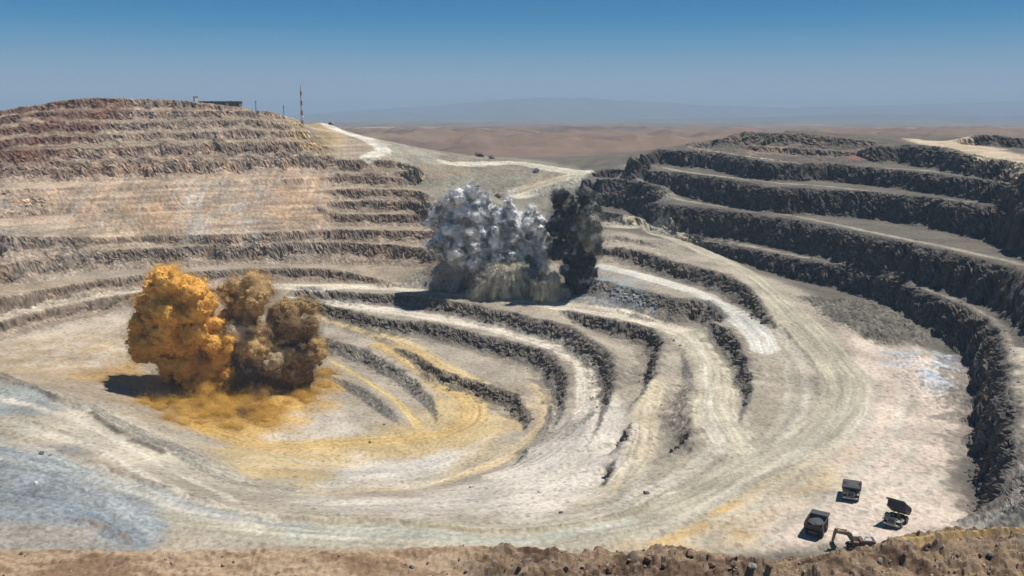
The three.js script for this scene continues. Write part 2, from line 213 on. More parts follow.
face(INNER, [[305, 301, -138.5, 3], [320, 304, -138.8, 6], [339, 308.5, -139, 7], [362, 314, -139.3, 7.5], [387, 320, -139.5, 8], [409, 321.5, -139.5, 8], [425, 322, -139.5, 8], [445, 326, -139.7, 8], [460, 330, -139.8, 8], [483, 335.5, -140, 8], [511, 341.5, -140, 8.5], [527, 346, -140, 8], [544, 351, -140, 9], [556, 360, -140, 9], [564, 371, -140, 9], [568, 385, -140, 8], [567, 398, -140.5, 5], [564, 412, -141.5, 3], [556, 428, -143, 1]], { slope: 52, berm: .7 });
guide([[310, 312, -146], [350, 325, -147], [385, 337, -147.5], [430, 349, -147.5], [470, 362, -147.5], [510, 374, -147.5], [535, 386, -147.5], [548, 402, -147.5], [545, 424, -147.5], [520, 448, -147.5], [480, 470, -147.5], [420, 486, -147], [350, 492, -146.5], [300, 494, -146]], 1);
face(INNER, [[395, 347, -147.7, 2], [415, 354, -147.7, 4], [431, 365, -147.8, 5.5], [460, 377, -147.8, 6], [480, 383, -147.8, 6], [500, 389.5, -147.8, 6.5], [518, 396, -147.8, 6.5], [527, 407, -148, 6], [530, 418, -148.5, 4], [528, 430, -149, 1]], { slope: 52, berm: .6 });
guide([[320, 326, -148.5], [352, 335, -149.5], [385, 346, -150.5], [415, 365, -152], [445, 385, -153], [465, 402, -153.5], [468, 420, -153.7], [445, 434, -154], [400, 439, -154.5], [330, 444, -155], [260, 446, -155]], 1);
face(INNER, [[308, 335, -148.5, 4], [320, 337, -149, 6], [339, 342, -149.5, 6.5], [362, 348.5, -150.5, 6.5], [378, 357, -151.5, 6], [400, 369, -152.3, 5.5], [416, 381, -152.8, 5], [431, 398, -153.3, 4], [438, 414, -153.8, 2], [439, 424, -154, .6]], { slope: 42, berm: .5 });
face(INNER, [[330, 375, -152, 1.5], [347, 381, -153, 3], [367, 390, -153.5, 4], [383, 401, -154, 4], [394, 411, -154.3, 3.5], [401, 421, -154.6, 1]], { slope: 36, berm: .4 });
guide([[240, 405, -152], [300, 415, -155.5], [360, 425, -156], [420, 455, -155.5], [360, 465, -156], [300, 465, -155.5]]);
// near slope, left floor
guide([[250, 516, -127.4], [330, 518.5, -127.4], [420, 523, -127.4], [480, 530.5, -127.6], [530, 530.5, -127.6], [590, 523, -127.6], [640, 509, -127.8], [672, 493, -128.3]], 2);
guide([[0, 377, -126.5], [40, 391, -127], [85, 409, -128], [115, 430, -130], [165, 452, -133], [210, 472, -137], [260, 488, -143]], 1);
guide([[0, 372, -131], [45, 384, -132.5], [92, 402, -134.5], [126, 421, -138], [180, 445, -144], [230, 468, -148]], 1);
guide([[0, 352, -138], [60, 360, -139], [120, 375, -142], [150, 400, -146], [190, 425, -150], [240, 450, -153]], 1);
guide([[0, 338, -138.6], [50, 330, -139], [110, 318, -139.2], [180, 312, -139.4], [260, 312, -141]], 1);
guide([[0, 420, -126.5], [60, 435, -127], [140, 470, -127], [210, 500, -127.3]]);
guide([{ w: [-260, -300, -125] }, { w: [-200, -200, -125] }, { w: [0, -190, -127] }, { w: [140, -190, -126] }, { w: [180, -170, -126] }]);
guide([[870, 400, -126], [900, 440, -126.2], [850, 470, -126], [900, 500, -126], [820, 545, -126], [740, 520, -126.5]]);
guide([[830, 500, -126], [940, 470, -126], [930, 390, -126]]);
// small outcrops left between the inner benches
const OUTCROPS = [[[633, 422, -130, 1], [627, 432, -130, 4], [620, 444, -131, 4], [612, 452, -132.5, 1]], [[616, 458, -131.5, 1], [612, 467, -132, 3], [607, 478, -133, 2], [604, 486, -134, .8]], [[690, 428, -127.3, 6], [684, 440, -128, 4.5], [672, 450, -129, 4], [662, 456, -130, 1]], [[528, 448, -144, 1], [522, 456, -144, 2.5], [514, 465, -144.5, .8]]];
for (const o of OUTCROPS) face(INNER, o.map(([a, b, c, h]) => [a, b, c + h * .25, h * 1.5]), { slope: 74, berm: 0, rough: 1.5, scree: 0, spill: 0 });

// windrows of dozed earth along the road edges
function windrow(pts, height) { for (const q of smoothLine(pts.map((p) => toWorld(p, 0)), .7)) for (let dj = -2; dj <= 2; dj++) for (let di = -2; di <= 2; di++) { const k = cellAt(q[0] + di * CELL, q[1] + dj * CELL); if (k < 0) continue; const cx = GX0 + (k % GW) * CELL, cz = GZ0 + Math.floor(k / GW) * CELL, d2 = (cx - q[0]) ** 2 + (cz - q[1]) ** 2, h = height * (.75 + .5 * n2(q[0] / 4, q[1] / 4)); bermH[k] = Math.max(bermH[k], h * Math.exp(-d2 / 2.2)); spoil[k] = Math.max(spoil[k], .85 * Math.exp(-d2 / 3)); } }
windrow([[0, 377, -126.5], [40, 391, -127], [85, 409, -128], [115, 430, -130], [165, 452, -133], [210, 472, -137]], 1.9);
windrow([[250, 516, -127.4], [330, 518.5, -127.4], [420, 523, -127.4], [480, 530.5, -127.6], [530, 530.5, -127.6], [590, 523, -127.6], [640, 509, -127.8], [672, 493, -128.3]], 1.4);
windrow([[60, 452, -127], [120, 474, -127], [180, 492, -127.2], [240, 512, -127.4]], 1.3);
windrow([[0, 415, -126.5], [40, 424, -126.8], [80, 438, -127]], 1.1);
windrow([[80, 520, -126], [110, 530, -126], [132, 542, -126]], 1.3);
windrow([[785, 330, -117.5], [812, 360, -121.5], [830, 388, -124.5], [822, 405, -125.5]], 1.1);
windrow([[806, 318, -116], [828, 345, -119], [850, 380, -124]], 1.0);

// ---- membrane between the lines, coarse to fine
function membrane(W0, H0, F0, Q0) {
  const levels = [[W0, H0, F0, Q0]];
  while (levels[levels.length - 1][0] > 16) {
    const [w, h, f, q] = levels[levels.length - 1], W = w + 1 >> 1, H = h + 1 >> 1, F = new Float32Array(W * H), Q = new Float32Array(W * H);
    for (let j = 0; j < h; j++) for (let i = 0; i < w; i++) { const k = j * w + i; if (q[k]) { const K = (j >> 1) * W + (i >> 1); F[K] += f[k]; Q[K] += q[k]; } }
    levels.push([W, H, F, Q]);
  }
  let prev = null, pw = 0, ph = 0, sf = 0, sq = 0; for (let k = 0; k < F0.length; k++) { sf += F0[k]; sq += Q0[k]; }
  const mean = sf / sq;
  for (let L = levels.length - 1; L >= 0; L--) {
    const [w, h, f, q] = levels[L], u = new Float32Array(w * h);
    for (let j = 0; j < h; j++) for (let i = 0; i < w; i++) {
      const k = j * w + i;
      if (q[k]) u[k] = f[k] / q[k];
      else if (prev) {
        const x = clamp((i - .5) / 2, 0, pw - 1.001), y = clamp((j - .5) / 2, 0, ph - 1.001), a = x | 0, b = y | 0, s = x - a, t = y - b, a1 = Math.min(pw - 1, a + 1), b1 = Math.min(ph - 1, b + 1);
        u[k] = lerp(lerp(prev[b * pw + a], prev[b * pw + a1], s), lerp(prev[b1 * pw + a], prev[b1 * pw + a1], s), t);
      } else u[k] = mean;
    }
    const rounds = L === levels.length - 1 ? 200 : L === 0 ? 60 : 80;
    for (let r = 0; r < rounds; r++) for (let par = 0; par < 2; par++) for (let j = 0; j < h; j++) for (let i = (j + par) & 1; i < w; i += 2) {
      const k = j * w + i; if (q[k]) continue;
      const l = i ? u[k - 1] : u[k + 1], rr = i < w - 1 ? u[k + 1] : u[k - 1], t = j ? u[k - w] : u[k + w], b = j < h - 1 ? u[k + w] : u[k - w];
      u[k] += 1.5 * ((l + rr + t + b) / 4 - u[k]);
    }
    prev = u; pw = w; ph = h;
  }
  return prev;
}
const rawH = membrane(GW, GH, fixed, weight);
{ // spikes where two lines of unlike level meet are taken out by a light median-like pull, then the loose windrows are laid on
  const s = rawH.slice();
  for (let j = 1; j < GH - 1; j++) for (let i = 1; i < GW - 1; i++) {
    const k = j * GW + i, a = [s[k - 1], s[k + 1], s[k - GW], s[k + GW], s[k - GW - 1], s[k + GW + 1], s[k - GW + 1], s[k + GW - 1]].sort((p, q) => p - q);
    rawH[k] = clamp(s[k], a[1], a[6]);
  }
}
const smoothH = new Float32Array(GW * GH);              // for the slope: 3x3 mean
for (let j = 1; j < GH - 1; j++) for (let i = 1; i < GW - 1; i++) { const k = j * GW + i; smoothH[k] = (rawH[k] * 4 + 2 * (rawH[k - 1] + rawH[k + 1] + rawH[k - GW] + rawH[k + GW]) + rawH[k - GW - 1] + rawH[k - GW + 1] + rawH[k + GW - 1] + rawH[k + GW + 1]) / 16; }
const slopeR = new Float32Array(GW * GH);
for (let j = 2; j < GH - 2; j++) for (let i = 2; i < GW - 2; i++) { const k = j * GW + i; slopeR[k] = Math.hypot(smoothH[k + 1] - smoothH[k - 1], smoothH[k + GW] - smoothH[k - GW]) / (2 * CELL); }
for (let k = 0; k < GW * GH; k++) rawH[k] += bermH[k];
function sample(R, x, z) {
  const fx = clamp((x - GX0) / CELL, 0, GW - 1.001), fz = clamp((z - GZ0) / CELL, 0, GH - 1.001), i = fx | 0, j = fz | 0, s = fx - i, t = fz - j, k = j * GW + i;
  return (R[k] * (1 - s) + R[k + 1] * s) * (1 - t) + (R[k + GW] * (1 - s) + R[k + GW + 1] * s) * t;
}
const PLAIN = -70;                                      // level of the desert far behind the pit
function farHeight(x, z) {
  const r = Math.hypot(x, z), g = sstep(1150, 2000, r);
  return EYE + PLAIN - 18 * sstep(3000, 9000, r) + g * (fbm(x / 900 + 3, z / 700, 4) * 15 + ridged(x / 260 + 1, z / 300, 3) * 20 * (1 - sstep(2500, 6000, r)) + ridged(x / 2600, z / 1900 + 7, 3) * 9 * sstep(2500, 6000, r)) + fbm(x / 160, z / 130, 3) * 3;
}
function inside(x, z) { return sstep(0, 220, Math.min(x - GX0, GX0 + (GW - 1) * CELL - x, z - GZ0 + 60)); }
function baseHeight(x, z) {
  const g = inside(x, z); if (g <= 0) return farHeight(x, z);
  const h = sample(rawH, x, z); return g >= 1 ? h : lerp(farHeight(x, z), h, g);
}
function groundAt(px, row, from = 150, to = 1300) {     // where the pixel's line of sight meets the ground
  const d = ray(px, row), hz = Math.hypot(d[0], d[2]);
  for (let r = from, prev = from; r < to; prev = r, r += .5) { const t = r / hz; if (baseHeight(d[0] * t, d[2] * t) >= EYE + d[1] * t) return [d[0] * t, baseHeight(d[0] * t, d[2] * t), d[2] * t]; }
  const t = to / hz; return [d[0] * t, EYE + d[1] * t, d[2] * t];
}
// ---------------------------------------------------------------- what the ground is made of: soil and rock kinds, laid out on the same map as the heights
const soil = new Float32Array(GW * GH * 3), rock = new Float32Array(GW * GH * 3), roadMask = new Float32Array(GW * GH), calm = new Float32Array(GW * GH), rubble = new Float32Array(GW * GH), track = new Float32Array(GW * GH), along = new Float32Array(GW * GH), aside = new Float32Array(GW * GH);
{
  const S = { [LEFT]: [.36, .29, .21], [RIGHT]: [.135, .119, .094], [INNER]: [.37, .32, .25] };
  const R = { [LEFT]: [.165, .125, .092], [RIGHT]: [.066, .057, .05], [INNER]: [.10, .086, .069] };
  // spread the nearest wall's kind outwards from its faces
  const kind = zone.slice(), q = new Int32Array(GW * GH); let a = 0, b = 0;
  for (let k = 0; k < GW * GH; k++) if (kind[k]) q[b++] = k;
  while (a < b) { const k = q[a++], i = k % GW; for (const m of [i ? k - 1 : -1, i < GW - 1 ? k + 1 : -1, k - GW, k + GW]) if (m >= 0 && m < GW * GH && !kind[m]) { kind[m] = kind[k]; q[b++] = m; } }
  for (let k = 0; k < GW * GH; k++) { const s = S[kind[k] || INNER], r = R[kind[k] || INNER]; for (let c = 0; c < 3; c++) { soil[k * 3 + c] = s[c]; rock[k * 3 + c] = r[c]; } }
  for (const arr of [soil, rock]) for (let pass = 0; pass < 3; pass++) {   // soften the seams
    const o = arr.slice();
    for (let j = 3; j < GH - 3; j++) for (let i = 3; i < GW - 3; i++) for (let c = 0; c < 3; c++) { const k = (j * GW + i) * 3 + c; arr[k] = (o[k] * 2 + o[k - 9] + o[k + 9] + o[k - 9 * GW] + o[k + 9 * GW]) / 6; }
  }
}
const onGround = (pts) => pts.map((p) => { const g = groundAt(p[0], p[1]); return [g[0], g[2]]; });
function layCells(pts, reach, warp, fn) {
  let x0 = 1e9, x1 = -1e9, z0 = 1e9, z1 = -1e9; for (const p of pts) { x0 = Math.min(x0, p[0]); x1 = Math.max(x1, p[0]); z0 = Math.min(z0, p[1]); z1 = Math.max(z1, p[1]); }
  const i0 = Math.max(0, Math.floor((x0 - reach - GX0) / CELL)), i1 = Math.min(GW - 1, Math.ceil((x1 + reach - GX0) / CELL)), j0 = Math.max(0, Math.floor((z0 - reach - GZ0) / CELL)), j1 = Math.min(GH - 1, Math.ceil((z1 + reach - GZ0) / CELL));
  for (let j = j0; j <= j1; j++) for (let i = i0; i <= i1; i++) { const x = GX0 + i * CELL, z = GZ0 + j * CELL; fn(j * GW + i, x + fbm(x / 26, z / 26 + 5, 3) * warp, z + fbm(x / 26 + 50, z / 26, 3) * warp); }
}
function blend(k, t, c, where) { for (const arr of where === 'rock' ? [rock] : where === 'soil' ? [soil] : [soil, rock]) for (let n = 0; n < 3; n++) arr[k * 3 + n] = lerp(arr[k * 3 + n], c[n], t); }
function segDist(x, z, P, closed) { let d = 1e9; for (let i = closed ? 0 : 1, n = P.length; i < n; i++) { const a = P[(i + n - 1) % n], b = P[i], dx = b[0] - a[0], dz = b[1] - a[1], t = clamp(((x - a[0]) * dx + (z - a[1]) * dz) / (dx * dx + dz * dz || 1)); d = Math.min(d, Math.hypot(a[0] + dx * t - x, a[1] + dz * t - z)); } return d; }
function within(x, z, P) { let c = false; for (let i = 0, j = P.length - 1; i < P.length; j = i++) if ((P[i][1] > z) !== (P[j][1] > z) && x < (P[j][0] - P[i][0]) * (z - P[i][1]) / (P[j][1] - P[i][1]) + P[i][0]) c = !c; return c; }
function strip(pts, width, color, { amount = 1, soft = 4, where = 'soil', road = 0, tracks = 1 } = {}) {
  const P = smoothLine(onGround(pts), 5), run = [0]; for (let i = 1; i < P.length; i++) run.push(run[i - 1] + Math.hypot(P[i][0] - P[i - 1][0], P[i][1] - P[i - 1][1]));
  const offset = stripCount++ * 37.7;
  soft *= .45; layCells(P, width / 2 + soft, 1.6, (k, x, z) => {
    let d = 1e9, s = 0, l = 0;
    for (let i = 1; i < P.length; i++) { const a = P[i - 1], b = P[i], dx = b[0] - a[0], dz = b[1] - a[1], q = dx * dx + dz * dz || 1, t = clamp(((x - a[0]) * dx + (z - a[1]) * dz) / q), e = Math.hypot(a[0] + dx * t - x, a[1] + dz * t - z); if (e < d) { d = e; s = run[i - 1] + t * Math.sqrt(q); l = ((x - a[0]) * dz - (z - a[1]) * dx) / Math.sqrt(q); } }
    const t = 1 - sstep(width / 2 - soft * .5, width / 2 + soft, d);
    if (t > 0) { blend(k, t * amount, color, where); if (road) roadMask[k] = Math.max(roadMask[k], t); if (tracks && t > track[k]) { track[k] = t; along[k] = s; aside[k] = l + offset; } }
  });
}
let stripCount = 0;
function area(R, pts, value, soft = 8) { const P = onGround(pts); layCells(P, soft * 1.3, 2, (k, x, z) => { const d = segDist(x, z, P, true) * (within(x, z, P) ? -1 : 1); R[k] = Math.max(R[k], value * (1 - sstep(-soft, soft, d))); }); }
function patch(pts, color, { amount = 1, soft = 8, where = 'soil', grain = 0, gs = 12 } = {}) {
  const P = onGround(pts);
  layCells(P, soft * 1.6, soft * 1.1, (k, x, z) => { const d = segDist(x, z, P, true) * (within(x, z, P) ? -1 : 1); let t = 1 - sstep(-soft * .7, soft * .7, d); if (grain) t *= clamp(.5 + grain * fbm(x / gs + 9, z / gs, 4)); if (t > 0) blend(k, t * amount, color, where); });
}
const TAN = [.44, .345, .245], ORANGE = [.50, .335, .10], PALE = [.50, .47, .40], WHITE = [.60, .58, .545], ROAD = [.41, .37, .28], BLUE = [.25, .29, .32], BROWN = [.165, .095, .068], PINK = [.59, .49, .405], SAND = [.49, .395, .25], GREY = [.255, .25, .225];
// left wall
patch([[-20, 100], [110, 97], [270, 108], [330, 124], [330, 160], [200, 168], [110, 172], [-20, 176]], [.27, .205, .155], { soft: 14, where: 'both', amount: .9 });
patch([[-20, 104], [80, 97], [130, 112], [90, 135], [60, 160], [-20, 176]], BROWN, { soft: 12, where: 'both', amount: .95 });
patch([[-20, 178], [120, 172], [260, 164], [330, 164], [330, 230], [250, 232], [140, 234], [60, 228], [-20, 226]], [.40, .30, .22], { soft: 10, where: 'both', amount: .85 });
patch([[120, 200], [240, 190], [320, 180], [325, 226], [240, 234], [130, 234]], [.50, .335, .20], { soft: 8, where: 'both', amount: .8, grain: 1.6, gs: 26 });
patch([[185, 185], [262, 182], [270, 236], [185, 240]], [.42, .405, .365], { soft: 10, where: 'both', amount: .8, grain: 1.5, gs: 18 });
patch([[-20, 226], [330, 232], [330, 262], [-20, 262]], [.33, .285, .235], { soft: 8, where: 'both', amount: .5 });
patch([[300, 120], [330, 120], [345, 140], [330, 158], [285, 140]], [.42, .31, .17], { soft: 6, where: 'both', amount: .8 });
patch([[400, 140], [590, 170], [560, 205], [450, 215], [400, 165]], [.255, .23, .175], { soft: 14, where: 'both' });
patch([[395, 150], [480, 160], [470, 185], [410, 180]], [.27, .205, .14], { soft: 10, where: 'both', grain: 1.6, gs: 16 });
patch([[385, 138], [440, 150], [440, 165], [400, 166], [390, 155]], [.33, .30, .235], { soft: 5, where: 'both' });
strip([[316, 121], [330, 125], [350, 134], [372, 141], [383, 150], [368, 157]], 17, [.60, .56, .47], { where: 'both', road: 1, soft: 2 });
strip([[448, 163], [512, 163], [550, 168], [582, 173], [560, 181], [520, 194]], 24, [.56, .515, .41], { where: 'both', road: 1, soft: 2 });
patch([[540, 176], [578, 176], [530, 192], [516, 190]], [.37, .28, .17], { soft: 4, amount: .6 });
// right wall: benches dusty grey, hillside with reddish soil
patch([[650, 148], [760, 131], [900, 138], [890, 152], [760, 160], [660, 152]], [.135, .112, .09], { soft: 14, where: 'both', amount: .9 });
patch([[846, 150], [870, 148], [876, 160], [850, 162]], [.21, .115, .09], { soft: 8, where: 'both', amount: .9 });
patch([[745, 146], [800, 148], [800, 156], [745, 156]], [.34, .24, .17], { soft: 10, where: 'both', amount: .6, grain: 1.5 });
patch([[900, 138], [975, 138], [1024, 155], [1060, 175], [990, 160], [950, 148]], [.53, .425, .30], { soft: 8, where: 'both' });
for (const l of [[[600, 192], [686, 201], [747, 210], [800, 217], [880, 234], [950, 248], [1024, 265]], [[655, 229], [705, 239], [752, 247], [800, 256], [855, 265], [930, 290], [993, 320], [1012, 360], [1017, 420], [1015, 460]], [[665, 168], [768, 182], [833, 187], [983, 202]], [[690, 148], [768, 160], [918, 170], [1000, 180]]]) strip(l, 4.5, [.36, .315, .245], { amount: .85 });
strip([[1017, 350], [1019, 420], [1017, 470], [1003, 500], [975, 520]], 10, [.46, .40, .325], { soft: 3 });
// floor of the right half
patch([[850, 330], [985, 345], [990, 400], [960, 480], [950, 540], [700, 545], [760, 480], [850, 400]], PINK, { soft: 12 });
patch([[880, 350], [960, 352], [985, 380], [940, 395], [890, 375]], [.46, .50, .54], { soft: 10, grain: 2.2, gs: 14 });
patch([[930, 385], [985, 372], [990, 395], [960, 420]], [.27, .25, .2], { soft: 6, grain: 2, gs: 6 });
patch([[800, 298], [870, 297], [925, 320], [935, 345], [880, 345], [830, 320]], [.12, .11, .088], { soft: 6, where: 'both' });
patch([[812, 385], [842, 378], [848, 402], [825, 408]], [.38, .34, .28], { soft: 5 });
patch([[690, 505], [790, 455], [850, 440], [840, 500], [720, 550], [640, 548]], SAND, { soft: 14, amount: .8 });
patch([[640, 540], [690, 508], [740, 490], [740, 530], [690, 552]], [.50, .335, .13], { soft: 10, grain: 1.3, gs: 16 });
// haul road, spiralling down from the saddle
strip([[594, 224], [625, 226], [652, 231], [690, 243], [715, 254], [737, 267], [762, 287], [790, 313], [815, 338], [838, 367], [846, 392], [836, 420], [800, 446], [745, 470], [690, 498], [610, 525], [520, 539], [400, 535], [256, 525], [170, 512]], 20, ROAD, { road: 1, soft: 5, where: 'both' });
strip([[846, 380], [842, 412], [805, 440], [750, 464]], 10, [.335, .305, .235], { soft: 5, amount: .6 });
// inner benches
strip([[600, 266], [640, 275], [690, 290], [720, 303], [748, 325], [765, 350]], 15, [.56, .53, .47], { soft: 4, road: 1 });
patch([[580, 262], [640, 276], [660, 318], [600, 312], [570, 300]], BLUE, { soft: 8, where: 'both', amount: .85, grain: 1.2, gs: 14 });
strip([[0, 317], [60, 303], [135, 290], [200, 286], [300, 286], [380, 288], [440, 292], [512, 301], [562, 307], [612, 314], [652, 323], [690, 335], [715, 370], [715, 410], [735, 440]], 14, [.61, .54, .425], { soft: 3, road: 1 });
strip([[690, 335], [712, 360], [722, 390], [716, 415], [735, 445]], 20, [.49, .44, .335], { soft: 5 });
strip([[300, 296], [362, 307], [425, 316], [483, 326], [547, 343], [584, 362], [592, 396], [580, 425], [545, 455], [500, 475]], 15, [.62, .555, .46], { soft: 4 });
strip([[655, 385], [645, 420], [640, 450], [620, 480], [585, 500]], 11, [.52, .445, .315], { soft: 4 });
patch([[560, 420], [610, 400], [640, 420], [620, 480], [560, 510], [470, 515], [330, 510], [300, 500], [470, 490]], [.58, .52, .45], { soft: 12 });
strip([[310, 311], [350, 325], [400, 342], [440, 365], [480, 385]], 12, [.52, .405, .22], { soft: 4 });
strip([[535, 386], [550, 404], [545, 424], [520, 448], [480, 470], [420, 487], [350, 493], [305, 495]], 9, [.54, .43, .27], { soft: 4 });
patch([[430, 375], [500, 392], [520, 410], [505, 445], [450, 478], [330, 488], [230, 480], [210, 440], [300, 425], [420, 430]], [.52, .395, .21], { soft: 20 });
patch([[375, 455], [470, 450], [430, 480], [330, 488], [330, 470]], WHITE, { soft: 16, amount: .8 });
patch([[256, 412], [340, 412], [370, 432], [300, 440], [256, 440]], [.52, .46, .385], { soft: 8 });
strip([[195, 428], [256, 446], [330, 444], [400, 440], [445, 434], [472, 418], [470, 402], [448, 384], [415, 362], [380, 345]], 12, [.51, .36, .155], { soft: 9 });
strip([[330, 360], [365, 380], [400, 405], [420, 428]], 5, [.54, .40, .16], { soft: 4, amount: .8 });
patch([[140, 380], [320, 370], [330, 415], [240, 440], [160, 420]], [.52, .315, .075], { soft: 24, where: 'both', amount: .9 });
patch([[65, 375], [140, 362], [140, 380], [100, 384]], [.45, .275, .085], { soft: 6, where: 'both', amount: .9 });
patch([[20, 352], [58, 342], [62, 356], [30, 362]], [.36, .25, .125], { soft: 5, where: 'both', amount: .8, grain: 2, gs: 6 });
patch([[0, 330], [140, 305], [140, 360], [60, 372], [0, 368]], [.49, .41, .32], { soft: 10 });
patch([[-20, 345], [60, 335], [140, 330], [140, 372], [60, 384], [-20, 372]], [.40, .285, .155], { soft: 8, grain: 2.4, gs: 9, amount: .75 });
patch([[-20, 300], [130, 276], [260, 272], [260, 286], [130, 292], [-20, 316]], [.33, .27, .205], { soft: 6, grain: 2, gs: 7, amount: .7 });
patch([[0, 385], [140, 420], [230, 470], [260, 492], [150, 470], [0, 430]], [.50, .44, .345], { soft: 8 });
// bluish broken rock on the near left bench
patch([[-40, 378], [40, 392], [70, 410], [0, 420], [-40, 410]], [.27, .295, .285], { soft: 8, amount: .9 });
patch([[-40, 430], [60, 450], [130, 480], [165, 520], [160, 560], [-40, 560]], [.215, .24, .255], { soft: 16 });
for (const [a, w, c] of [[[[-30, 447], [60, 462], [140, 492], [230, 520]], 5, [.20, .245, .28]], [[[-30, 470], [50, 482], [110, 500], [160, 525]], 6, [.28, .31, .33]], [[[-30, 490], [40, 500], [100, 518], [140, 540]], 5, [.17, .205, .24]], [[[60, 478], [120, 505], [155, 535]], 4, [.34, .37, .385]], [[[-30, 510], [50, 520], [110, 540]], 4, [.22, .25, .27]], [[[-30, 458], [40, 466], [100, 486]], 3, [.34, .36, .36]]]) strip(a, w, c, { soft: 4, amount: .8 });
strip([[-20, 455], [80, 475], [170, 500], [300, 525]], 8, [.34, .36, .35], { soft: 5, amount: .6 });
patch([[-40, 520], [90, 530], [130, 548], [-40, 552]], [.34, .31, .265], { soft: 6 });
strip([[300, 534], [420, 533], [520, 538], [620, 521]], 9, [.42, .42, .36], { soft: 5, amount: .7 });
strip([[180, 492], [256, 515], [330, 518], [420, 523], [480, 530], [530, 530], [590, 522], [640, 508]], 3.5, [.34, .29, .2], { soft: 2, amount: .9 });

area(calm, [[40, 190], [130, 180], [330, 166], [335, 200], [320, 230], [240, 234], [130, 236], [60, 232]], .72, 8);
area(calm, [[318, 120], [350, 128], [400, 140], [420, 165], [385, 158], [335, 160], [318, 142]], .9, 6);
area(rubble, [[796, 298], [870, 297], [925, 320], [937, 345], [880, 346], [830, 322]], 1.6, 6);
area(rubble, [[885, 352], [960, 352], [985, 375], [985, 400], [950, 420], [900, 380]], .8, 6);
area(rubble, [[-40, 445], [60, 455], [130, 482], [165, 530], [120, 552], [-40, 552]], .4, 10);
area(rubble, [[575, 283], [650, 295], [665, 318], [600, 313], [570, 302]], .6, 5);
area(rubble, [[660, 385], [690, 378], [694, 435], [665, 450]], .6, 4);
area(rubble, [[595, 232], [660, 240], [690, 262], [600, 262]], .7, 4);
area(rubble, [[745, 285], [790, 335], [765, 330], [745, 305]], .6, 4);
area(rubble, [[645, 150], [760, 133], [890, 143], [880, 160], [760, 162], [660, 156]], .9, 8);
area(rubble, [[395, 142], [470, 156], [560, 165], [590, 175], [560, 180], [510, 190], [440, 195], [405, 175]], .5, 8);
area(rubble, [[-20, 300], [140, 276], [260, 272], [260, 284], [130, 290], [-20, 316]], .5, 4);
area(rubble, [[-20, 330], [130, 300], [130, 312], [-20, 344]], .5, 4);

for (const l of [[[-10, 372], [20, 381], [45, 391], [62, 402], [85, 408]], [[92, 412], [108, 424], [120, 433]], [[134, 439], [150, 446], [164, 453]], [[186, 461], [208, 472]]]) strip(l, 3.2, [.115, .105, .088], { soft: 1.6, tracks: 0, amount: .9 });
{ // crossing wheel tracks on the floors and benches
  const r = rng(808), lines = [[[640, 540], [720, 500], [800, 450], [850, 400]], [[700, 545], [780, 490], [860, 430], [880, 380]], [[760, 545], [830, 500], [890, 440], [920, 400]], [[820, 510], [870, 460], [900, 420], [905, 390]], [[860, 500], [905, 460], [935, 420]], [[720, 520], [800, 500], [880, 490], [940, 470]], [[840, 520], [900, 500], [950, 480]], [[300, 505], [400, 503], [500, 495], [570, 470], [600, 440]], [[330, 512], [450, 512], [540, 502], [600, 480], [640, 440]], [[200, 470], [300, 480], [400, 478], [470, 462], [515, 440]], [[240, 460], [320, 468], [420, 466], [490, 440]], [[20, 425], [100, 450], [180, 490], [280, 520]], [[0, 440], [90, 465], [160, 500], [260, 528]], [[60, 400], [120, 425], [190, 460], [260, 485], [330, 495]], [[0, 400], [80, 425], [150, 460], [230, 500]], [[700, 345], [705, 380], [710, 420], [725, 450]], [[725, 430], [700, 460], [650, 490], [590, 515]], [[770, 340], [790, 370], [790, 410], [770, 440]], [[780, 330], [805, 365], [808, 405], [780, 445]], [[640, 470], [625, 500], [580, 518], [500, 525]]];
  for (const l of lines) for (let k = 0; k < 3; k++) { const o = (r() - .5) * 14, q = (r() - .5) * 8, d = r() < .55; strip(l.map(([x, y]) => [x + o + (r() - .5) * 5, y + q]), 2 + r() * 2, d ? [.62, .565, .475] : [.36, .33, .265], { amount: .25 + r() * .3, soft: 1.6, tracks: 0 }); }
}
// ---------------------------------------------------------------- terrain mesh: one fan-shaped sheet, finer near the pit's viewpoint, reaching the horizon
const azimuth = []; for (let a = -62; a < -35; a += .45) azimuth.push(a); for (let a = -35; a < 35; a += .082) azimuth.push(a); for (let a = 35; a <= 62; a += .45) azimuth.push(a);
